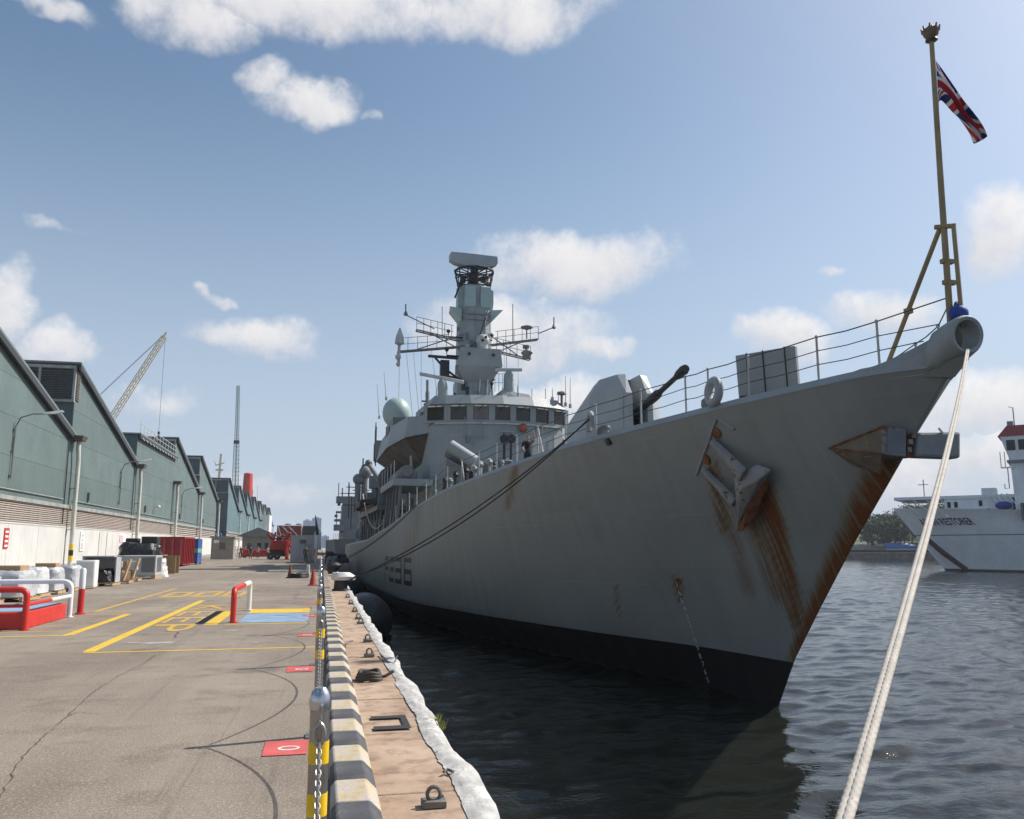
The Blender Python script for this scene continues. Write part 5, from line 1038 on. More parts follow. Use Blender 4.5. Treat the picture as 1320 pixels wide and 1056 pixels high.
# ================================================================== ropes
M_ROPE = mat('white braided rope', (.47, .43, .375), .85, var=.12, scale=6, fine=60, worn=(.35, .3, .25), wamt=.1)
M_LINE = mat('dark mooring line', (.045, .042, .035), .85)
def sag(a, b, s_, n): a = Vector(a); b = Vector(b); return [a + (b - a) * t + Vector((0, 0, -s_ * 4 * t * (1 - t))) for t in np.linspace(0, 1, n)]
def braided(name, pts, r_, label):
    pts = np.array([list(p) for p in pts]); seg = np.linalg.norm(np.diff(pts, axis=0), axis=1); L = np.concatenate([[0], np.cumsum(seg)]); n = int(L[-1] / .009); s_ = np.linspace(0, L[-1], n)
    P = np.stack([np.interp(s_, L, pts[:, k]) for k in range(3)], 1); T = np.gradient(P, axis=0); T /= np.linalg.norm(T, axis=1)[:, None]; U = np.cross(T, [0, 0, 1.0]); U /= np.linalg.norm(U, axis=1)[:, None]; V = np.cross(T, U); K = 18
    th = np.linspace(0, 2 * math.pi, K, endpoint=False); a = 2 * math.pi * s_ / .055
    A = np.cos(4 * th[None] + a[:, None]); B = np.cos(4 * th[None] - a[:, None]); rr_ = r_ * (.95 + .08 * np.maximum(A, B))
    co = P[:, None] + rr_[..., None] * (np.cos(th)[None, :, None] * U[:, None] + np.sin(th)[None, :, None] * V[:, None])
    idx = np.arange(n * K).reshape(n, K); nx_ = np.roll(idx, -1, 1); f = np.stack([idx[:-1], nx_[:-1], nx_[1:], idx[1:]], -1).reshape(-1, 4)
    me = bpy.data.meshes.new(name); me.from_pydata(co.reshape(-1, 3).tolist(), [], f.tolist()); me.polygons.foreach_set('use_smooth', [True] * len(me.polygons)); me.materials.append(M_ROPE)
    return tag(ob(name, me), label, 'rope', 'white ropes from the bow ring')
end = Vector((.62, 1.0, .45)); nr = atx(1088, 1056, 1.95); dirn = (Vector(nr) - s_w((0, -8.9, 9.05)))
end = Vector((.80, 1.80, .20)); BC = Vector((.62, 1.60, 0))
for q, off in enumerate((-.018, .02)):
    a = s_w((-.06 + q * .1, -8.1, 9.10)); st = s_w((off * 1.2 - .04, -8.6, 9.03)); e = end + Vector((off * .9, 0, off * .4)); pts = [a] + sag(st, e, .26, 40) + [BC + Vector((.27 * math.cos(q_), .27 * math.sin(q_), .19 + q * .045 + .02 * i_ / 24)) for i_, q_ in enumerate(np.linspace(R(55), R(55 + 330), 24))]
    braided('mooring_rope', pts, .0205, 'thick white braided rope running from the bow ring down past the quay')
# bollard the white ropes are made fast to (just outside the frame)
M_BOLW = mat('worn white bollard paint', (.68, .66, .62), .6, var=.15, scale=3, worn=(.25, .2, .17), wamt=.1)
M_BOLB = mat('black bollard paint', (.03, .03, .03), .6, worn=(.12, .09, .07), wamt=.2)
def bollard(y, label, white=True, x=.72, s_=1.0):
    t = thing('mooring_bollard', label, 'bollard', (x, y, 0), group='bollards along the quay edge')
    m = MB(); m.lathe([(.34 * s_, 0), (.33 * s_, .05), (.24 * s_, .08), (.22 * s_, .4)], n=24); m.build('bollard_base', M_BOLB, t)
    m = MB(); m.hull([(.42 * s_ * math.cos(a) * (1.15 if math.cos(a) > 0 else .75), .3 * s_ * math.sin(a), .36 * s_) for a in np.linspace(0, 6.28, 18)] + [(.46 * s_ * math.cos(a) * (1.15 if math.cos(a) > 0 else .75), .33 * s_ * math.sin(a), .48 * s_) for a in np.linspace(0, 6.28, 18)] + [(.3 * s_ * math.cos(a), .24 * s_ * math.sin(a), .62 * s_) for a in np.linspace(0, 6.28, 18)]); m.build('bollard_head', M_BOLW if white else M_BOLB, t)
    return t
bollard(33.3, 'white-topped mooring bollard with a black base by the kerb', True, .75, 1.1)
bollard(54, 'dark mooring bollard beyond the white one', False, .7, 1.1); bollard(72, 'dark mooring bollard beside the gangway clutter', False, .7, 1.2); bollard(88, 'white mooring bollard near the standing soldier', True, .6, 1.2)
bo = bollard(.0, 'white bollard holding the bow rope beside the near chain post', True, .72, 1.1); bo.location = (BC.x, BC.y, 0)
for i, (a, b, s_, lab) in enumerate(((s_w((-4.42, 4.0, 9.2)), (.85, 33.2, .3), .5, 'dark mooring line from the forecastle chock to the white bollard'), (s_w((-4.42, 4.3, 9.2)), (.8, 33.4, .36), .75, 'second dark mooring line beside the first, forecastle to white bollard'),
                                  (s_w((-7.5, 26, 7.3)), (.75, 62, .4), .5, 'dark line led aft along the hull to a far bollard'), (s_w((-7.6, 27, 7.2)), (.75, 72, .4), .6, 'lower dark line led aft along the hull to a far bollard'))):
    m = MB(); m.tube(sag(a, b, s_, 30), .024, 6); tag(m.build('mooring_line', M_LINE), lab, 'rope')
m = MB(); a, b = s_w((-8.2, 66, 10.2)), s_w((-7.9, 46, 6.6)); m.tube(sag(a, b, 1.6, 24), .06, 6); tag(m.build('boat_rope', M_ROPE), 'slack pale rope hanging from the sea boat to the deck edge', 'rope')
# fender floating between ship and quay
for (x, y, lab) in ((2.55, 49.0, 'big dark rounded rubber fender floating between hull and quay'), (2.35, 78, 'second rubber fender farther along the quay')):
    t = thing('rubber_fender', lab, 'fender', (x, y, WZ), group='fenders between hull and quay')
    m = MB(); L = 3.4; m.lathe([(.0, -L), (.5, -L + .05), (1.0, -L + .45), (1.32, -L + 1.2), (1.38, -L + 2), (1.38, L - 2), (1.32, L - 1.2), (1.0, L - .45), (.5, L - .05), (0, L)], (0, 0, .75), 28, (0, 1, 0)); m.build('fender_body', mat('dark fender rubber', (.028, .03, .033), .55, var=.3, scale=1.5, bump=.3, fine=6), t)
    m = MB(); m.lathe([(.2, 0), (.2, .25), (.1, .3)], (0, -L - .02, .75), 12, (0, -1, 0)); m.build('end_fitting', M_BOLB, t)

# ================================================================== chain posts
M_STEEL = mat('weathered stainless steel', (.34, .31, .28), .33, metal=.85, var=.15, scale=2, fine=30)
M_CAP2 = mat('polished steel cap', (.55, .56, .58), .25, metal=.95, var=.06)
M_TAPE = mat('yellow reflective tape', (.80, .50, .01), .4, var=.1, scale=12, fine=40)
M_CHN = mat('galvanised chain', (.42, .41, .40), .4, metal=.8, var=.2, fine=40)
PY = [-1.25, 3.42, 7.95, 12.6, 17.1, 21.8, 26.4, 31.0, 35.6, 40.2, 44.8]; PX = .015; PH_ = 1.10
ORD = ('with the chain hooked on its face, first past the bow rope bollard', 'standing alone', '')
def post():
    t = thing('chain_post', 'polished steel post with two yellow bands and a hanging chain by the kerb', 'post', (0, 0, 0), group='steel chain posts along the kerb')
    m = MB(); m.lathe([(.037, 0), (.037, PH_ - .05)], n=24); m.build('pole', M_STEEL, t)
    m = MB(); m.lathe([(.039, PH_ - .06), (.042, PH_ - .045), (.042, PH_ - .02), (.034, PH_ + .004), (.022, PH_ + .018), (0, PH_ + .022)], n=24); m.build('cap', M_CAP2, t)
    for z in (.70, .885): m = MB(); m.lathe([(.0382, z - .04), (.0384, z + .04)], n=24); m.build('yellow_band', M_TAPE, t)
    m = MB(); m.tube([(.04 * math.cos(a) * .5, -.068 - .0 * a, PH_ - .14 + .04 * math.sin(a)) for a in np.linspace(0, 2 * math.pi, 14)[:-1]], .007, 6, closed=True); m.tube([(0, -.035, PH_ - .1), (0, -.075, PH_ - .1)], .008, 6); m.build('hook', M_CHN, t)
    m = MB(); m.box((0, 0, .008), (.2, .2, .016)); m.build('base_plate', M_STEEL, t, bevel=.004)
    return t
p0 = post(); p0.location = (PX, PY[0], 0)
for i, yv in enumerate(PY[1:]): copy_tree(p0, None, (PX - (.02 if i > 1 else 0), yv, 0), 0)
def link_mesh():
    m = MB(); a, b = .0165, .009; pts = [(0, 0, 0)] * 0
    for k in range(12):
        an = 2 * math.pi * k / 12; pts.append((b * math.cos(an), (a - b) * (1 if math.sin(an) > 0 else -1) * min(1, abs(math.sin(an)) * 3) + b * math.sin(an), 0))
    m.tube(pts, .0034, 6, closed=True); return m
lk = link_mesh(); lkm = lk.mesh('link', M_CHN)
def chain_pts(a, b, s_):
    pts = sag(a, b, s_, 120); L = [0]
    for i in range(1, len(pts)): L.append(L[-1] + (pts[i] - pts[i - 1]).length)
    n = int(L[-1] / .0255); out = []
    for k in range(n + 1):
        d = k * .0255; i = min(max(np.searchsorted(L, d), 1), len(pts) - 1); f = (d - L[i - 1]) / (L[i] - L[i - 1]); out.append((pts[i - 1].lerp(pts[i], f), (pts[i] - pts[i - 1]).normalized()))
    return out
for i in range(len(PY) - 1):
    a = Vector((PX, PY[i] + .07, PH_ - .17)); b = Vector((PX, PY[i + 1] - .07, PH_ - .17)); cp = chain_pts(a, b, .68)
    lab = 'galvanised link chain hanging between two steel posts along the kerb'
    t = thing('chain', lab, 'chain', (0, 0, 0), group='chains between the posts'); big = MB()
    for k, (p, d) in enumerate(cp):
        Mx = Matrix.Translation(p) @ d.to_track_quat('Y', 'Z').to_matrix().to_4x4() @ Matrix.Rotation(R(90) * (k % 2) + .3, 4, 'Y')
        if i == 0 and k >= len(cp) - 180: o = ob('link', lkm, t); o.matrix_local = Mx
        else: big.add([Mx @ Vector(v) for v in lk.v], lk.f)
    if big.v: big.build('chain_links', M_CHN, t, fix=False)['kind'] = 'stuff'

# iron mooring eyes on the quay
M_IRON = mat('grey weathered iron', (.17, .155, .14), .7, metal=.3, var=.3, scale=6, bump=.4, fine=40)
def eye():
    t = thing('mooring_eye', 'grey iron ring eye on a base plate bolted to the quay slab', 'mooring eye', (0, 0, 0), group='iron eyes along the quay edge')
    m = MB(); m.box((0, 0, .022), (.155, .115, .044)); m.build('base_plate', M_IRON, t, bevel=.006)
    m = MB(); m.tube([(.042 * math.cos(a), 0, .075 + .045 * math.sin(a)) for a in np.linspace(0, 2 * math.pi, 17)[:-1]], .013, 8, closed=True); m.build('eye_ring', M_IRON, t)
    for q in (-1, 1): m = MB(); m.lathe([(.011, 0), (.011, .012)], (q * .06, .04 * q, .044), 6); m.build('bolt', M_IRON, t)
    return t
e0 = eye(); ep = [(559, 1036), (476, 845), (474, 826), (469, 803), (467, 797), (465, 788), (462, 778), (458, 770)]
for i, (u, v) in enumerate(ep):
    p = atz(u, v, .02); x = min(.88, max(.6, p[0])); loc = (x, p[1], .003)
    if i == 0: e0.location = loc
    else: copy_tree(e0, None, loc, random.uniform(-.2, .2))
# coil of old rope / tyre ring lying on the quay, scraps of rope, a weed tuft
m = MB(); p = atz(476, 874, .03); 
for q in range(3): m.tube([(p[0] + .15 * math.cos(a) * (1 - q * .1), p[1] + .17 * math.sin(a), .03 + .035 * q + .012 * math.sin(a * 3)) for a in np.linspace(0, 6.283, 22)[:-1]], .024, 7, closed=True)
m.tube([(p[0] + .12, p[1], .03), (p[0] + .2, p[1] - .02, .05), (p[0] + .3, p[1] + .02, .1)], .022, 6); tag(m.build('rope_coil', mat('dirty black rope', (.06, .055, .05), .8)), 'small coil of dirty black rope lying on the quay slabs', 'rope')
for i, (pp, lab) in enumerate(((((445, 834), (449, 827), (455, 826)), 'short scrap of rope curled by the kerb'), (((490, 843), (500, 853), (508, 856), (512, 846)), 'loop of thin cord over the white capping'), (((572, 995), (577, 992), (584, 995)), 'small rusty staple in the slab near the edge'))):
    m = MB(); m.tube([atz(u, v, .03) for u, v in pp], .012, 6); tag(m.build('rope_scrap', M_IRON), lab, 'rope')
for (u, v) in ((563, 931), (440, 872), (570, 940)):
    p = atz(u, v, 0); m = MB()
    for q in range(26):
        a = random.uniform(0, 6.28); l = random.uniform(.03, .09); w = .006; b_ = Vector((p[0] + random.uniform(-.04, .04), p[1] + random.uniform(-.05, .05), .0)); tip = b_ + Vector((math.cos(a) * l * .6, math.sin(a) * l * .6, l)); m.add([b_ + Vector((-w, 0, 0)), b_ + Vector((w, 0, 0)), tip], [(0, 1, 2)])
    tag(m.build('weed_tuft', mat('yellow green weed', (.2, .22, .04), .7), smooth=False, fix=False), {563: 'little tuft of weeds on the white capping past the tarred patch', 440: 'little tuft of yellow weeds beside the rope coil', 570: 'smaller weed tuft just before the other one on the white capping'}[u], 'plant')

# ================================================================== barriers, raised pit, posts, cones
M_BRED = mat('glossy red barrier paint', (.55, .028, .02), .4, var=.1, scale=3, fine=20); M_BWHT = mat('white barrier paint', (.72, .72, .72), .4, var=.07)
M_PITB = mat('pale blue pit cover', (.22, .33, .45), .6, var=.15, scale=1.5)
def arc_pts(pts, r_=.12):
    out = []; P = [Vector(p) for p in pts]
    for i, p in enumerate(P):
        if 0 < i < len(P) - 1:
            a = (P[i - 1] - p).normalized(); b = (P[i + 1] - p).normalized()
            for t in np.linspace(0, 1, 6): out.append((p + a * r_).lerp(p, t).lerp(p.lerp(p + b * r_, t), t))
        else: out.append(p)
    return out
t = thing('raised_pit', 'raised red service pit with pale blue top and red and white hoop rails', 'service pit', (0, 0, 0))
m = MB(); m.b2((-9.6, 19.15, 0), (-5.82, 22.0, .34)); m.build('plinth', M_BRED, t, bevel=.02)
m = MB(); m.b2((-9.5, 19.25, .34), (-5.92, 21.9, .352)); m.build('pit_cover', M_PITB, t, smooth=False)
for q in range(3): m = MB(); m.b2((-8.6 + q * .9, 19.3, .352), (-8.56 + q * .9, 21.85, .36)); m.build('cover_joint', M_TAR, t, smooth=False)
m = MB(); m.tube(arc_pts([(-5.75, 18.95, 0), (-5.75, 18.95, .8), (-9.6, 18.95, .8), (-9.6, 18.95, 0)], .16), .062, 12); m.build('front_hoop', M_BRED, t)
m = MB(); m.tube(arc_pts([(-5.78, 22.15, 0), (-5.78, 22.15, .84), (-7.7, 22.15, .84)], .2), .058, 12); m.build('rear_hoop', M_BWHT, t)
m = MB(); m.tube([(-7.7, 22.15, .84), (-9.6, 22.15, .84)], .058, 12); m.build('rear_hoop', M_BRED, t)
m = MB(); m.tube([(-5.76, 19, .5), (-5.77, 20.6, .5)], .04, 8); m.build('side_rail', M_BRED, t); m = MB(); m.tube([(-5.77, 20.6, .5), (-5.78, 22.1, .5)], .04, 8); m.build('side_rail', M_BWHT, t)
m = MB(); m.tube([(-9.4, 18.95, .48), (-5.8, 18.95, .48)], .035, 8); m.build('front_rail', M_BRED, t)
for (x, y) in ((-5.75, 18.95), (-5.78, 22.15)): m = MB(); m.lathe([(.1, 0), (.1, .015)], (x, y, .004), 12); m.build('foot_plate', M_BWHT if y > 20 else M_BRED, t)
t = thing('hoop_barrier', 'single red and white hoop barrier beside the blue painted bay', 'barrier', (0, 0, 0))
m = MB(); m.tube(arc_pts([(-1.86, 19.85, 0), (-1.86, 19.85, .72), (-1.84, 22.0, .72)], .18), .062, 12); m.build('hoop', M_BRED, t)
m = MB(); m.tube(arc_pts([(-1.84, 22.0, .72), (-1.82, 23.55, .72), (-1.82, 23.55, 0)], .18), .062, 12); m.build('hoop', M_BWHT, t)
for (y, mt) in ((19.85, M_BRED), (23.55, M_BWHT)): m = MB(); m.lathe([(.11, 0), (.11, .015)], (-1.84, y, .004), 12); m.build('foot_plate', mt, t)
t = thing('marker_post', 'upright post, red below and white above, beside the pallets', 'post', (-5.8, 23.15, 0))
m = MB(); m.lathe([(.12, 0), (.12, .03), (.075, .04), (.075, .62)], n=16); m.build('lower_sleeve', M_BRED, t); m = MB(); m.lathe([(.074, .62), (.074, 1.08), (.05, 1.12), (0, 1.13)], n=16); m.build('upper_sleeve', M_BWHT, t)
t = thing('marker_post', 'short pale post with a dark foot standing by the traffic cone', 'post', (-.75, 52, 0)); m = MB(); m.lathe([(.1, 0), (.1, .58), (.04, .6)], n=12); m.build('sleeve', M_PIPE, t)
M_CONE = mat('faded red cone plastic', (.36, .05, .03), .6, var=.2)
def cone(x, y, lab, mt=M_CONE):
    t = thing('traffic_cone', lab, 'cone', (x, y, 0), group='traffic cones on the quay'); m = MB(); m.box((0, 0, .02), (.42, .42, .04)); m.build('cone_base', mt, t, bevel=.01)
    m = MB(); m.lathe([(.16, .035), (.145, .07), (.04, .68), (.034, .71), (.02, .71)], n=18); m.build('cone_body', mt, t)
cone(-.33, 37.9, 'dull red traffic cone beside the chain posts, in sunlight'); cone(-1.62, 47.5, 'dark red traffic cone standing in the ship shadow', mat('shadow-darkened cone plastic', (.2, .05, .03), .7))  # second cone's plastic is darkened to paint in the ship's shadow
m = MB(); p = atz(385, 745, 0)
for q in range(3): m.tube([(p[0] + .5 * math.cos(a), p[1] + .8 * math.sin(a), .05 + q * .08) for a in np.linspace(0, 6.28, 20)[:-1]], .05, 6, closed=True)
tag(m.build('hose_coil', M_BLACK), 'black hose coiled on the ground beside the shaded cone', 'hose')

# ================================================================== goods along the warehouse lane
M_WRAP = mat('translucent stretch wrap', (.50, .51, .53), .25, var=.12, scale=2, fine=9, bump=.9, bdist=.03)
M_WRAP2 = mat('pale plastic sheet', (.62, .62, .63), .35, var=.1, scale=2, fine=6, bump=.9, bdist=.05)
M_BWRAP = mat('black plastic sheet', (.018, .018, .02), .3, var=.3, scale=2, fine=4, bump=1.0, bdist=.08)
M_WOOD = mat('pale pallet wood', (.42, .29, .17), .8, var=.2, scale=4); M_CARD = mat('brown cardboard', (.36, .24, .13), .85, var=.12)
def pallet(parent, x, y, w=1.15, d=1.15, rz=0):
    for q in range(5): m = MB(); m.box((0, 0, 0), (w, .1, .022)); o = m.build('pallet_board', M_WOOD, parent, smooth=False); o.location = (x, y - d / 2 + .06 + q * (d - .12) / 4, .135)
    for q in (-1, 0, 1): m = MB(); m.box((0, 0, 0), (.09, d, .1)); o = m.build('pallet_runner', M_WOOD, parent, smooth=False); o.location = (x + q * (w / 2 - .06), y, .07)
def lump(m, w, d, h, z0, seed, amt=.05, nx_=9, taper=.93):
    r2 = np.random.default_rng(seed); vs = []; fs = []; nz_ = 8; na = 28
    for k in range(nz_ + 1):
        t = k / nz_; sc2 = (1 - (1 - taper) * t) * (1 if k < nz_ else .86)
        for a in range(na):
            an = 2 * math.pi * a / na; c_, s2 = math.cos(an), math.sin(an); e = 5; rr2 = (abs(c_) ** e + abs(s2) ** e) ** (-1 / e); j = 1 + r2.normal(0, amt) * .6
            vs.append((w / 2 * rr2 * c_ * sc2 * j, d / 2 * rr2 * s2 * sc2 * j, z0 + h * t + (r2.normal(0, amt * .5) if k > 0 else 0)))
    fs = [(k * na + a, k * na + (a + 1) % na, (k + 1) * na + (a + 1) % na, (k + 1) * na + a) for k in range(nz_) for a in range(na)]
    vs.append((0, 0, z0 + h * 1.02)); fs += [(nz_ * na + a, nz_ * na + (a + 1) % na, len(vs) - 1) for a in range(na)]; m.add(vs, fs)
WL = ('shrink-wrapped pallet at the head of the row', 'shrink-wrapped pallet load behind the red and white hoop', 'grey shrink-wrapped pallet load, wrap pulled tight in bands', 'tall shrink-wrapped pallet with a sagging top', 'shrink-wrapped pallet beside the white cabinet', 'small shrink-wrapped load next to the marker post')
for i, (y, x, w, d, h) in enumerate(((24.6, -10.4, 1.3, 1.3, .7), (27.0, -9.6, 1.2, 1.4, .74), (29.2, -9.4, 1.4, 1.4, .78), (31.2, -9.5, 1.2, 1.3, .82), (33.2, -9.5, 1.1, 1.1, .78), (35.2, -9.4, 1.0, 1.0, .8))):
    t = thing('wrapped_pallet', WL[i], 'pallet', (x, y, 0), random.uniform(-.08, .08), group='shrink-wrapped pallets'); pallet(t, 0, 0, w, d)
    m = MB(); lump(m, w * .97, d * .97, h, .15, i, .035); m.build('wrapped_load', M_WRAP if i % 3 else M_WRAP2, t)
    if i % 2 == 0: m = MB(); m.box((0, 0, h + .22), (w * .6, d * .5, .16)); m.build('carton', M_CARD, t, bevel=.02)
def carton(x, y, z, d, rz, lab, mt=None, name='carton', cat='box'): m = MB(); m.box((0, 0, d[2] / 2), d); o = m.build(name, mt or M_CARD, None, bevel=.015); o.location = (x, y, z); o.rotation_euler = (0, 0, rz); return tag(o, lab, cat)
t = thing('white_cabinet', 'tall white cabinet standing at the end of the wrapped pallets', 'cabinet', (-9.15, 37.1, 0)); m = MB(); m.b2((-.35, -.3, .06), (.35, .3, 1.12)); m.build('carcase', M_BWHT, t, bevel=.02); m = MB(); m.b2((-.32, -.325, .12), (.32, -.302, 1.08)); m.build('door', M_SWHT, t, bevel=.01)
t = thing('open_crate', 'open grey crate on a pallet with black sacks inside', 'crate', (-9.2, 39.6, 0)); pallet(t, 0, 0, 1.3, 1.5)
m = MB(); m.b2((-.62, -.7, .15), (-.57, .7, 1.25)); m.b2((-.62, .66, .15), (.62, .7, 1.25)); m.b2((.57, -.2, .15), (.62, .7, 1.25)); m.b2((-.62, -.7, 1.22), (.62, .7, 1.27)); m.build('crate_shell', M_WRAP, t, smooth=False); m = MB(); lump(m, 1.0, 1.1, .5, .16, 77, .08); m.build('sack', M_BWRAP, t)
for i, (x, y, lab) in enumerate(((-9.1, 42.2, 'pallet of small cartons under torn plastic'), (-9.2, 44.6, 'pallet with leaning boards and torn sacking'))):
    t = thing('loaded_pallet', lab, 'pallet', (x, y, 0), .05, group='open pallets'); pallet(t, 0, 0, 1.2, 1.3)
    for q in range(5): m = MB(); s_ = random.uniform(.3, .45); m.box((random.uniform(-.3, .3), random.uniform(-.4, .4), .16 + s_ / 2 + (q > 2) * .38), (s_, s_, s_), random.uniform(0, 1)); m.build('carton', (M_CARD, M_WRAP2, M_WOOD)[q % 3], t, bevel=.01)
    m = MB(); m.box((.45, -.45, .6), (.05, .5, 1.0), tilt=Matrix.Rotation(R(15), 3, 'Y')); m.build('board', M_WOOD, t, smooth=False)
t = thing('grey_machine', 'low grey steel cabinet with a meshed front on timber skids', 'machine', (-9.3, 48.2, 0)); m = MB(); m.b2((-.9, -.9, .18), (.9, .9, 1.2)); m.build('casing', mat('pale grey machine paint', (.42, .43, .43), .5, var=.1), t, bevel=.02)
m = MB(); m.b2((.2, -.915, .35), (.82, -.9, 1.1)); m.build('mesh_panel', M_LAMP, t, smooth=False); m = MB(); m.b2((.905, -.6, .35), (.915, .6, 1.1)); m.build('mesh_panel', M_LAMP, t, smooth=False); m = MB(); m.b2((-.9, -.9, 0), (-.7, .9, .18)); m.b2((.7, -.9, 0), (.9, .9, .18)); m.build('skid', M_WOOD, t, smooth=False)
for i, (x, y, s_, lab) in enumerate(((-8.9, 50.6, .55, 'crumpled white sack leaning on the black wrapped stack'), (-9.4, 51.0, .6, 'second crumpled white sack behind the first'))): m = MB(); lump(m, s_ * 2, s_ * 2.2, s_ * 1.7, 0, 40 + i, .12, taper=.7); o = m.build('white_sack', M_WRAP2); o.location = (x, y, 0); tag(o, lab, 'sack')
t = thing('black_wrapped_stack', 'tall stack of goods wrapped in shiny black plastic', 'stack', (-10.4, 53.5, 0)); m = MB(); lump(m, 2.6, 2.6, 1.75, .1, 50, .09, taper=.75); m.build('black_sheet', M_BWRAP, t); m = MB(); m.box((.5, .2, 2.0), (.9, .9, .5)); m.box((-.5, .3, 1.95), (.7, .7, .4)); m.build('top_crate', M_BOLB, t, bevel=.05); pallet(t, 0, 0, 2.4, 2.2)
t = thing('wooden_rack', 'pair of upright wooden pallets past the black stack', 'pallet', (-9.3, 57.5, 0)); 
for q in range(6): m = MB(); m.b2((-.5, -.9 + q * .32, .05), (-.4, -.7 + q * .32, 1.15)); m.build('board', M_WOOD, t, smooth=False)
for q in range(2): m = MB(); m.b2((-.4, -.95 + q * 1.5, 0), (.4, -.85 + q * 1.5, 1.1)); m.build('post', M_CARD, t, smooth=False)
t = thing('red_locker', 'bright red fire locker against the white wall', 'locker', (-17.2, 92, 0)); m = MB(); m.b2((-1.2, -1.3, 0), (1.2, 1.3, 2.0)); m.build('locker_body', M_BRED, t, bevel=.03); m = MB(); m.b2((-.9, -1.34, .2), (-.05, -1.31, 1.8)); m.b2((.05, -1.34, .2), (.9, -1.34 + .03, 1.8)); m.build('locker_door', M_SRED, t, smooth=False)
carton(-14.6, 84.5, 0, (1.4, 1.2, .9), .1, 'orange brown carton stack in front of the red locker', mat('orange carton', (.5, .22, .08), .8)); carton(-13.2, 82, 0, (1.8, 1.5, .6), .2, 'flat wooden crate in front of the orange cartons', M_WOOD, 'wooden_crate', 'crate')
M_SKIP = mat('dark red skip paint', (.30, .025, .03), .5, var=.2, scale=1.5, streak=.25)
t = thing('skip_container', 'large dark red ribbed skip container on the lane', 'skip', (-13.0, 79.5, 0)); m = MB(); m.b2((-1.5, -3.0, .15), (1.5, 3.0, 2.35)); m.build('skip_body', M_SKIP, t, smooth=False)
for q in range(5): m = MB(); m.b2((-1.4 + q * .66, -3.12, .2), (-1.24 + q * .66, -2.998, 2.3)); m.build('rib', mat('red rib painted as sunlit', (.45, .07, .07), .5), t, smooth=False)  # front ribs get a lighter red with sunlight painted in
for q in range(7): m = MB(); m.b2((1.5, -2.9 + q * .93, .2), (1.6, -2.76 + q * .93, 2.3)); m.build('rib', M_SKIP, t, smooth=False)
for z in (.85, 1.55): m = MB(); m.b2((-1.45, -3.06, z), (1.45, -2.996, z + .12)); m.build('rib', M_SKIP, t, smooth=False)
m = MB(); m.b2((-1.58, -3.08, 2.35), (1.58, 3.08, 2.5)); m.build('rim', M_SKIP, t, smooth=False); m = MB(); m.b2((-1.4, -2.9, 2.2), (1.4, 2.9, 2.505)); m.build('load', M_DARK, t, smooth=False)
t = thing('blue_container', 'small blue container with a pale stripe next to the red skip', 'container', (-12.4, 86, 0)); m = MB(); m.b2((-1, -1.4, .12), (1, 1.4, 2.4)); m.build('container_body', mat('blue container paint', (.03, .09, .30), .5, var=.15, wave=('X', 3, .02)), t, smooth=False); m = MB(); m.b2((-1.01, -1.42, 1.1), (1.01, 1.38, 1.5)); m.build('stripe', mat('green stripe', (.15, .4, .35), .5), t, smooth=False)
for (x, y) in ((-.9, -1.3), (.9, -1.3), (-.9, 1.3), (.9, 1.3)): m = MB(); m.b2((x - .08, y - .08, 0), (x + .08, y + .08, .12)); m.build('foot', M_BOLB, t, smooth=False)
t = thing('guard_kiosk', 'beige guard kiosk with small window beside the group of people', 'kiosk', (-12.3, 114, 0)); MK = mat('beige kiosk panel', (.28, .265, .235), .6, var=.08)
m = MB(); m.b2((-1.35, -1.2, .1), (1.35, 1.2, 2.75)); m.build('kiosk_wall', MK, t, smooth=False); m = MB(); m.b2((-1.5, -1.35, 2.75), (1.5, 1.35, 2.95)); m.build('kiosk_roof', M_SILL, t, smooth=False); m = MB(); m.b2((-.35, -1.23, 1.35), (.35, -1.19, 2.15)); m.build('window', glass('kiosk glass', (.03, .035, .035)), t, smooth=False); m = MB(); m.b2((-1.0, -1.5, 2.1), (-.4, -1.2, 2.5)); m.build('air_unit', M_SWHT, t, smooth=False); m = MB(); m.b2((-1.34, -1.21, 1.15), (1.34, -1.205, 1.2)); m.build('panel_joint', M_LAMP, t, smooth=False)
t = thing('white_container', 'white corrugated site container standing across the quay', 'container', (-2.05, 96, 0)); m = MB(); m.b2((-1.25, -1.2, .1), (1.25, 3.8, 2.9)); m.build('container_body', mat('white container paint', (.50, .52, .55), .5, var=.08, wave=('X', 3.2, .03)), t, smooth=False)
m = MB(); m.b2((-.3, -1.23, 2.0), (.35, -1.19, 2.4)); m.build('window', glass('kiosk glass'), t, smooth=False); m = MB(); m.b2((.15, -1.24, .2), (.95, -1.195, 1.95)); m.build('door', mat('grey container door', (.3, .32, .35), .5), t, smooth=False)
t = thing('flag_pole', 'white pole with a dark furled banner beside the white container', 'flag pole', (-.55, 92, 0)); m = MB(); m.tube([(0, 0, 0), (0, 0, 2.9)], .09, 8); m.build('pole', M_BWHT, t); m = MB(); m.hull([(-.12, 0, 2.8), (.2, 0, 2.9), (-.1, .1, 2.8), (.1, -.1, 3.6), (-.2, 0, 4.2), (-.28, .05, 4.9), (-.22, 0, 5.0)]); m.build('banner', M_BOLB, t)
MR = mat('dull red machine paint', (.33, .022, .018), .5, var=.25, scale=1.5); t = thing('red_mobile_crane', 'red mobile crane machine with raised arms among the people', 'machine', (-5.5, 116, 0))
m = MB(); m.hull([(-1.5, -1.5, 1.5), (1.6, -1.5, 1.5), (-1.2, -1.4, 2.9), (1.5, -1.4, 3.1), (-1.5, 3, 1.3), (1.6, 3, 1.3), (-1.4, 3, 3), (1.5, 3, 3)]); m.build('body', MR, t, bevel=.1)
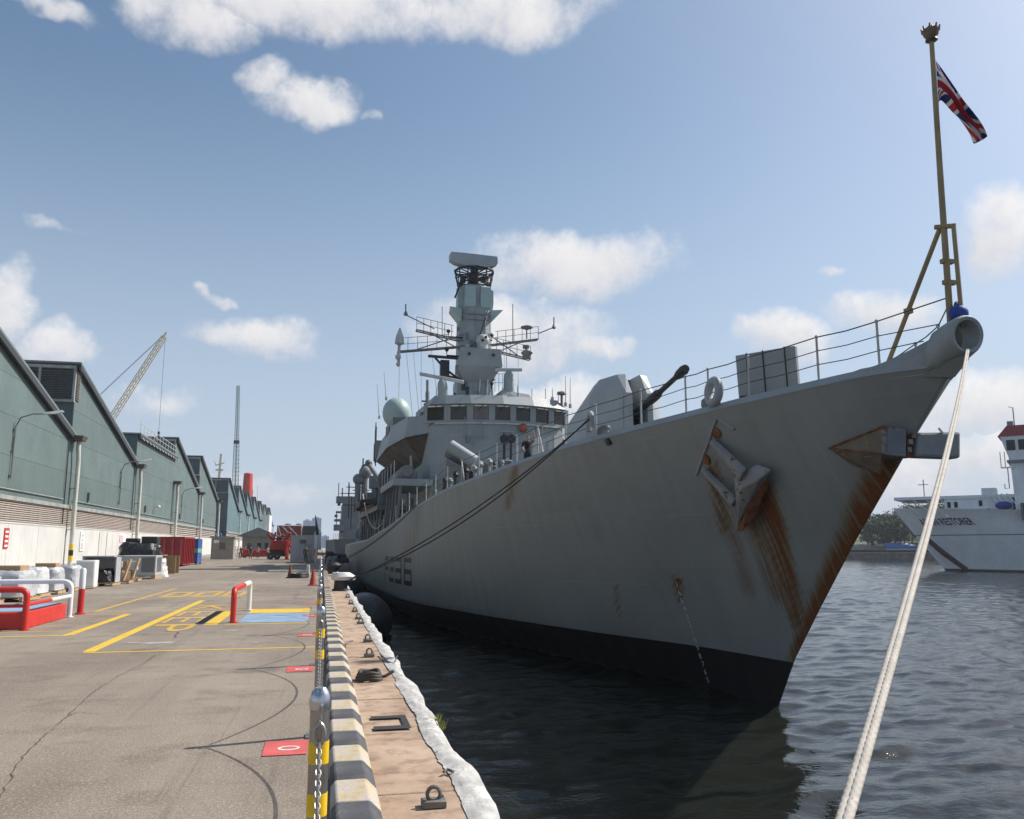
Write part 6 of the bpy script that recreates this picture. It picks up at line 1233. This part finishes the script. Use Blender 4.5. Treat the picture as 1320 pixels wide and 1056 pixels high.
m = MB(); m.hull([(-1.4, -1.2, .5), (1.5, -1.2, .5), (-1.3, -1.2, 1.45), (1.4, -1.2, 1.45), (-1.4, 3, .5), (1.5, 3, .5), (-1.3, 3, 1.45), (1.4, 3, 1.45)]); m.build('chassis', M_BOLB, t)
m = MB(); m.tube([(1.25, -1.7, 2.9), (1.1, -1.7, 1.5), (1.35, -1.75, .15)], [.3, .34, .28], 8); m.build('outrigger', MR, t); m = MB(); m.box((1.35, -1.75, .08), (.7, .6, .16)); m.build('outrigger_foot', MR, t)
for (a, b, w) in (((-1, -1, 3), (-1.6, -1.2, 3.9), .2), ((1.1, -1, 3), (1.6, -1.2, 4.1), .2), ((-.4, -1, 3), (.6, -1.2, 3.8), .16), ((-1.4, -1, 3.3), (1.5, -1, 3.3), .14), ((-.9, -1, 3), (-.6, -1.2, 4.2), .14), ((1.5, -1.2, 3.1), (1.7, -1.4, 2.2), .16)): m = MB(); m.tube([a, b], w, 8); m.ball(b, w * 1.4, 8); m.build('arm', MR, t)
m = MB(); m.box((0, -1.3, 3.3), (.8, .5, .5)); m.tube([(-.3, -1.6, 3.4), (.4, -1.6, 3.4)], .3, 10); m.build('winch', M_BOLB, t)
t.scale = (.82, .82, .82)
for x in (-1.2, -.2): m = MB(); m.lathe([(.2, -.2), (.5, -.2), (.54, 0), (.5, .2), (.2, .2)], (x, -1.4, .54), 18, (0, 1, 0)); m.build('tyre', M_RIB, t); m = MB(); m.lathe([(.2, -.22), (.08, -.24)], (x, -1.4, .54), 12, (0, 1, 0)); m.build('rim', M_LAMP, t)
t = thing('gatehouse', 'small grey pitched-roof shelter at the far end of the lane', 'shelter', (-10.6, 150, 0)); m = MB(); m.b2((-2.6, 0, 0), (2.6, 4, 3.4)); m.build('wall', mat('grey green shelter wall', (.2, .22, .2), .7), t, smooth=False); m = MB(); m.hull([(-3.6, -.6, 3.4), (3.6, -.6, 3.4), (-3.6, 4.6, 3.4), (3.6, 4.6, 3.4), (0, -.6, 4.9), (0, 4.6, 4.9)]); m.build('roof', M_LAMP, t, smooth=False)
for x in (-1.4, .2, 1.4): m = MB(); m.b2((x - .3, -.04, 1.3), (x + .3, -.01, 2.3)); m.build('window', glass('kiosk glass'), t, smooth=False)
t = thing('red_barrier', 'low red road barrier in front of the shelter', 'barrier', (-9.6, 135, 0)); m = MB(); m.b2((-2.2, 0, .2), (2.2, .3, 1.2)); m.build('panel', MR, t, bevel=.08); 
for x in (-1.8, 1.8): m = MB(); m.b2((x - .2, -.3, 0), (x + .2, .6, .2)); m.build('foot', M_BOLB, t, smooth=False)

# ================================================================== people
def skin_body(pose):
    bm_ = bpy.data.meshes.new('body'); J = pose; names = list(J); idx_ = {n_: i for i, n_ in enumerate(names)}
    E_ = [('pelvis', 'waist'), ('waist', 'chest'), ('chest', 'neck'), ('neck', 'head'), ('head', 'crown')]
    for s_ in 'LR': E_ += [('pelvis', 'hip' + s_), ('hip' + s_, 'knee' + s_), ('knee' + s_, 'ankle' + s_), ('ankle' + s_, 'toe' + s_), ('chest', 'sho' + s_), ('sho' + s_, 'elb' + s_), ('elb' + s_, 'wri' + s_), ('wri' + s_, 'hand' + s_)]
    bm_.from_pydata([J[n_][0] for n_ in names], [(idx_[a], idx_[b]) for a, b in E_], [])
    o = bpy.data.objects.new('body', bm_); COL.objects.link(o); sk = o.modifiers.new('s', 'SKIN'); su = o.modifiers.new('u', 'SUBSURF'); su.levels = 2; su.render_levels = 2
    for i, n_ in enumerate(names):
        r_ = J[n_][1]; bm_.skin_vertices[0].data[i].radius = (r_, r_) if isinstance(r_, float) else r_; bm_.skin_vertices[0].data[i].use_root = n_ == 'pelvis'
    me = bpy.data.meshes.new_from_object(o.evaluated_get(bpy.context.evaluated_depsgraph_get())); bpy.data.objects.remove(o); return me
def std_pose(armL=None, armR=None, stride=.08):
    J = {'pelvis': ((0, 0, .95), (.16, .12)), 'waist': ((0, 0, 1.12), (.145, .105)), 'chest': ((0, 0, 1.34), (.17, .12)), 'neck': ((0, 0, 1.5), .058), 'head': ((0, -.01, 1.6), (.082, .098)), 'crown': ((0, 0, 1.71), (.075, .085))}
    for s_, sg, arm in (('L', -1, armL), ('R', 1, armR)):
        J.update({'hip' + s_: ((sg * .1, 0, .88), .1), 'knee' + s_: ((sg * .11, -stride * sg * .5 - .01, .5), .068), 'ankle' + s_: ((sg * .12, stride * sg, .09), .048), 'toe' + s_: ((sg * .14, stride * sg - .15, .035), .036), 'sho' + s_: ((sg * .2, 0, 1.42), .07)})
        a = arm or ((sg * .26, .02, 1.14), (sg * .27, -.1, .9), (sg * .26, -.14, .8)); J.update({'elb' + s_: (a[0], .05), 'wri' + s_: (a[1], .036), 'hand' + s_: (a[2], .038)})
    return J
M_SKN = mat('skin', (.42, .25, .17), .6, var=.05); M_HAIR = mat('dark hair', (.02, .016, .012), .7)
def person(loc, rz, top, legs, label, pose=None, hat=None, group=None, arms=None, h=1.0):
    me = skin_body(pose or std_pose()); o = ob('person', me, None, 0, loc, rz); o.scale = (h, h, h); tag(o, label, 'person', group); MT = [top, legs, M_SKN, hat or M_HAIR, M_BOLB, arms or M_SKN]
    for mm in MT: me.materials.append(mm)
    for p in me.polygons:
        c = p.center; z = c.z; rad = math.hypot(c.x, c.y)
        k = 0
        if z > 1.66 or (z > 1.6 and c.y > .03): k = 3
        elif z > 1.475 and rad < .15: k = 2
        elif z < .08: k = 4
        elif z < .93 and abs(c.x) < .235: k = 1
        elif abs(c.x) > .225 and z < 1.18: k = 5
        if pose is not None and z > 1.5 and rad > .16: k = 5
        p.material_index = k; p.use_smooth = True
    return o
def cloth(n_, c): return mat(n_, c, .85, var=.15, scale=6)
wave = std_pose(armR=((.36, -.02, 1.56), (.28, -.05, 1.83), (.25, -.05, 1.95)), armL=((-.3, -.02, 1.2), (-.3, -.15, 1.02), (-.28, -.2, .95)))
pw = s_w((-4.6, 12.0, zd0(12) - .42)); person(pw, R(200 - 180), cloth('black tee', (.012, .012, .014)), cloth('navy trousers', (.02, .025, .04)), 'person in a black shirt raising an arm on the forecastle', wave, arms=M_SKN)
camo = mat('camouflage cloth', (.07, .075, .05), .85, var=.7, scale=14, fine=30)
p = atz(394, 727); person((p[0], p[1], 0), .4, camo, camo, 'person in camouflage uniform and cap standing by the white container', hat=camo, arms=camo)
cols = [((.62, .6, .62), (.55, .52, .5)), ((.55, .5, .52), (.6, .58, .58)), ((.5, .55, .6), (.5, .5, .52)), ((.02, .02, .025), (.03, .03, .03)), ((.45, .05, .06), (.04, .04, .05)), ((.5, .1, .08), (.42, .05, .05)), ((.05, .06, .09), (.1, .1, .12)), ((.5, .5, .52), (.04, .05, .08)), ((.55, .2, .22), (.05, .05, .07))]
PLb = ['person in white overalls beside the kiosk, left of the group', 'person in pale pink top and white trousers beside the kiosk', 'person in pale blue shirt within the group by the kiosk', 'person in black standing in the group by the kiosk', 'person in dark red shirt at the edge of the kiosk group', 'person dressed in red at the edge of the kiosk group', 'person in dark blue standing alone past the group', 'person in white shirt and dark trousers past the group', 'person in pink shirt near the red barrier']
for i, u in enumerate((300, 303, 306, 309.5, 312, 315.5, 322.5, 327, 332.5)):
    p = atz(u, (720.5, 721, 720.8, 720.5, 718.5, 718, 721, 715, 720)[i]); a, b = cols[i]; person((p[0], p[1], 0), random.uniform(0, 6), cloth('cloth %d' % i, a), cloth('leg cloth %d' % i, b), PLb[i], group='people near the kiosk')
p = atz(407, 725); person((p[0], p[1], 0), 1, cloth('orange red overalls', (.55, .03, .02)), cloth('orange red overalls', (.55, .03, .02)), 'person in bright red overalls near the gangway', arms=cloth('orange red overalls', (.5, .03, .02)))
p = atz(345, 721); person((p[0], p[1], 0), 2, cloth('white shirt', (.6, .6, .6)), cloth('black legs', (.02, .02, .02)), 'person in white top and black trousers by the red machine')

# quayside clutter near the gangway: hoses, canvas
for i, (x, y, d, mt, lab) in enumerate(((.75, 60, (.8, 1.6, .7), M_BWRAP, 'heap of black hose by the quay edge'), (.8, 66, (1.0, 1.8, .9), M_GREY2, 'grey canvas bundle by the quay edge'), (.7, 80, (.9, 1.4, 1.2), M_BLACK, 'dark equipment box near the far bollard'), (1.6, 92, (2.4, 4, .9), mat('dark blue awning', (.03, .035, .06), .8), 'dark blue awning sheet beside the ship'))):
    m = MB(); lump(m, d[0], d[1], d[2], 0, 90 + i, .12, taper=.7); o = m.build('quay_bundle', mt); o.location = (x, y, 0); tag(o, lab, 'bundle')
m = MB(); m.b2((-3.4, 58.0, .0), (.05, 58.3, .14)); tag(m.build('cable_ramp', M_PIPE, smooth=False, bevel=.03), 'pale cable ramp laid across the quay beyond the cones', 'cable ramp')

# ================================================================== white cable ship across the basin
RX, RY = 121.5, 147.0; vx = Vector((math.sin(R(41) + math.pi / 2), math.cos(R(41) + math.pi / 2), 0)); rot = math.atan2(vx.y, vx.x) + R(-6)
RS = thing('white_ship', 'white cable ship with red-topped bridge and ASIAN RESTORER on its bow', 'ship', (RX, RY, WZ), rot)
M_RW = mat('white ship paint', (.83, .85, .86), .45, var=.07, scale=.3, fine=2, streak=.18, worn=(.45, .36, .3), wamt=-.12); M_RB = mat('dark blue band', (.02, .03, .09), .5); M_RR = mat('rust red boot', (.12, .05, .04), .7, var=.4)
def rhb(e, z): return 10.5 * (1 - math.exp(-max(e, 0) / (16 - z * .55))) ** (1.15)
def rst(z): return -z * .72 if z > 0 else 0
vs = []; fs = []; EE = [0, .4, .9, 1.6, 2.6, 4, 6, 9, 13, 18, 25, 35, 50, 80, 128]; ZZ = [-1, 0, .45, .46, 1.5, 3, 5, 6.9, 7.05, 9, 11, 12.4]
for sd in (-1, 1):
    for e in EE:
        for z in ZZ: vs.append((rst(z) + e, sd * rhb(e, z), z if z < 12 else 12.6 - min(2.2, e * .05)))
n = len(ZZ); k2 = len(EE) * n; m = MB()
for s_ in range(2):
    for i in range(len(EE) - 1):
        for j in range(n - 1):
            m.cur = 2 if j < 2 else (1 if j == 7 else 0); a = s_ * k2 + i * n + j; m.add([], []); m.f.append((a, a + n, a + n + 1, a + 1)); m.m.append(m.cur)
m.v = vs; m.build('hull', [M_RW, M_RB, M_RR], RS)
m = MB(); m.add([(rst(10.6) + e, sd * rhb(e, 10.6), 10.6) for e in EE for sd in (-1, 1)], [(2 * i, 2 * i + 1, 2 * i + 3, 2 * i + 2) for i in range(len(EE) - 1)]); m.build('deck', M_LAMP, RS)
m = MB(); pts = [(rst(z) + .0 + .35, -.35 - (8 - z) * .03, z) for z in (7.0, 4, 1.0, .3)]; m.tube([(rst(7) + 1.6, -rhb(1.6, 7) - .08, 7), (rst(3.5) + 2.6, -rhb(2.6, 3.5) - .08, 3.5), (rst(.3) + 4.2, -rhb(4.2, .3) - .08, .3)], [.55, .6, .5], 6); m.build('hawse_streak', mat('dark rubbing streak', (.06, .035, .03), .8), RS)
letters('name_lettering', 'ASIAN RESTORER', 1.9, mat('name purple', (.05, .025, .08), .5), lambda x, y: ((lambda q: (rst(8.9 + y) + q, -rhb(q, 8.9 + y) - .06, 8.9 + y))(3.3 + x * .66)), RS, bold=.035)
m = MB(); m.b2((-7.5, -6.2, 13.9), (14, 9.5, 14.5)); m.build('fore_platform', M_RW, RS, smooth=False)
for q in range(5): m = MB(); m.tube([(-6.6 + q * 2.4, -6.0, 14.0), (-3.2 + q * 2.4, -4.5, 11)], .14, 5); m.build('platform_strut', M_RW, RS)
m = MB(); m.b2((1.5, -6.0, 10.4), (13, 8, 13.9)); m.b2((8, -5.8, 14.5), (10.4, -2, 15.8)); m.build('fore_house', M_RW, RS, smooth=False)
for (x, z) in ((2, 12.8), (3.2, 12.8), (7.4, 13.0), (8.6, 11.4), (5.4, 11.4), (10.6, 11.6)): m = MB(); m.b2((x, -6.06, z - .6), (x + .6, -5.99, z + .5)); m.build('house_window', M_DARK, RS, smooth=False)
for q in range(5): m = MB(); m.tube([(8.6 + q * .9, -6.6, 14.6), (10.2 + q * .9, -6.6, 12.2)], .14, 5); m.build('stair', M_RW, RS)
m = MB(); m.tube([(-2.2, -4, 14.5), (-2.2, -4, 18)], .1, 5); m.tube([(-3.2, -4, 17), (-1.4, -4, 17)], .08, 5); m.build('fore_mast', M_LAMP, RS)
m = MB(); m.ball((11.6, -7.0, 12.4), .9, 12, (1.6, 1, .85)); m.build('blue_buoy', mat('blue buoy', (.02, .05, .3), .5), RS)
m = MB(); m.hull([(13.6, -8.5, 10.2), (48, -8.5, 10.2), (13.6, 8.5, 10.2), (48, 8.5, 10.2), (13.4, -8.3, 20.5), (48, -8.3, 20.5), (13.4, 8.3, 20.5), (48, 8.3, 20.5)]); m.build('bridge_tower', M_RW, RS, smooth=False)
m = MB(); m.hull([(13.4, -9, 20.5), (48, -9, 20.5), (13.4, 9, 20.5), (48, 9, 20.5), (12.2, -9.8, 25), (48, -9.8, 25), (12.2, 9.8, 25), (48, 9.8, 25)]); m.build('bridge', M_RW, RS, smooth=False)
m = MB(); m.b2((12.9, -9.4, 20.2), (48, 9.4, 20.6)); m.build('bridge_band', M_LAMP, RS, smooth=False)
m = MB(); m.hull([(11.8, -10, 25), (48, -10, 25), (11.8, 10, 25), (48, 10, 25), (13.4, -9.5, 27), (48, -9.5, 27), (13.4, 9.5, 27), (48, 9.5, 27)]); m.build('bridge_roof', mat('dull red roof paint', (.28, .03, .03), .5), RS, smooth=False)
for q in range(9): m = MB(); xa = 13.1 + q * 1.9; m.hexa([(xa, -9.42, 22.4), (xa + 1.4, -9.42, 22.4), (xa + 1.4, -9.2, 22.4), (xa, -9.2, 22.4), (xa, -9.76, 24.3), (xa + 1.4, -9.76, 24.3), (xa + 1.4, -9.4, 24.3), (xa, -9.4, 24.3)]); m.build('bridge_window', glass('ship glass', (.03, .04, .05)), RS, smooth=False)
for q in range(8): m = MB(); ya = -8.7 + q * 2.2; m.hexa([(12.84, ya, 22.4), (13.1, ya, 22.4), (13.1, ya + 1.6, 22.4), (12.84, ya + 1.6, 22.4), (12.33, ya, 24.3), (12.6, ya, 24.3), (12.6, ya + 1.6, 24.3), (12.33, ya + 1.6, 24.3)]); m.build('bridge_window', glass('ship glass'), RS, smooth=False)
for z in (13.6, 17.6): m = MB(); m.b2((15.8, -8.56, z), (16.5, -8.3, z + 1.5)); m.build('tower_window', M_DARK, RS, smooth=False)
m = MB(); m.b2((14.5, -10.6, 9.6), (40, -8.4, 12.6)); m.build('lifeboat_bay', mat('dark navy steel', (.035, .045, .06), .6), RS, smooth=False)
for q in range(9): m = MB(); m.b2((14.6 + q * 1.5, -10.68, 9.6), (14.8 + q * 1.5, -10.6, 12.7)); m.build('bay_post', M_LAMP, RS, smooth=False)
m = MB(); m.b2((11.8, -9.0, 19.2), (13.8, -8.0, 19.4)); m.build('wing_platform', M_RW, RS, smooth=False)
for q in range(3): m = MB(); m.tube([(11.9 + q * .7, -8.9, 19.4), (11.9 + q * .7, -8.9, 22.2)], .07, 5); m.build('wing_rail', M_LAMP, RS)
m = MB(); m.tube([(12.9, -9, 19.2), (12.9, -9, 15.4), (12.2, -9, 15.4), (12.2, -9, 16.2)], .09, 5); m.build('wing_ladder', M_LAMP, RS)
m = MB(); m.tube([(14.5, -6, 27), (14.5, -6, 30.8), (13.8, -6, 31)], .1, 5); m.b2((13.4, -8, 27), (14.4, -6.6, 28)); m.build('roof_mast', M_LAMP, RS)
m = MB(); m.tube([(26, 0, 27), (26, 0, 40)], .5, 8); m.b2((24.5, -3, 34), (27.5, 3, 34.8)); m.build('main_mast', M_LAMP, RS)

# ================================================================== the air: thin even haze over the whole harbour
hb_ = MB(); hb_.b2((-1000, -450, WZ - 3), (2600, 3600, 62)); ho = hb_.build('haze', None or bpy.data.materials.new('thin haze'), smooth=False); ho['kind'] = 'stuff'
hm_ = ho.data.materials[0]; hm_.use_nodes = True; hn = hm_.node_tree; hn.nodes.clear()
pv = hn.nodes.new('ShaderNodeVolumePrincipled'); pv.inputs['Color'].default_value = (.86, .91, 1, 1); pv.inputs['Density'].default_value = .0002; ou = hn.nodes.new('ShaderNodeOutputMaterial'); hn.links.new(pv.outputs[0], ou.inputs['Volume'])
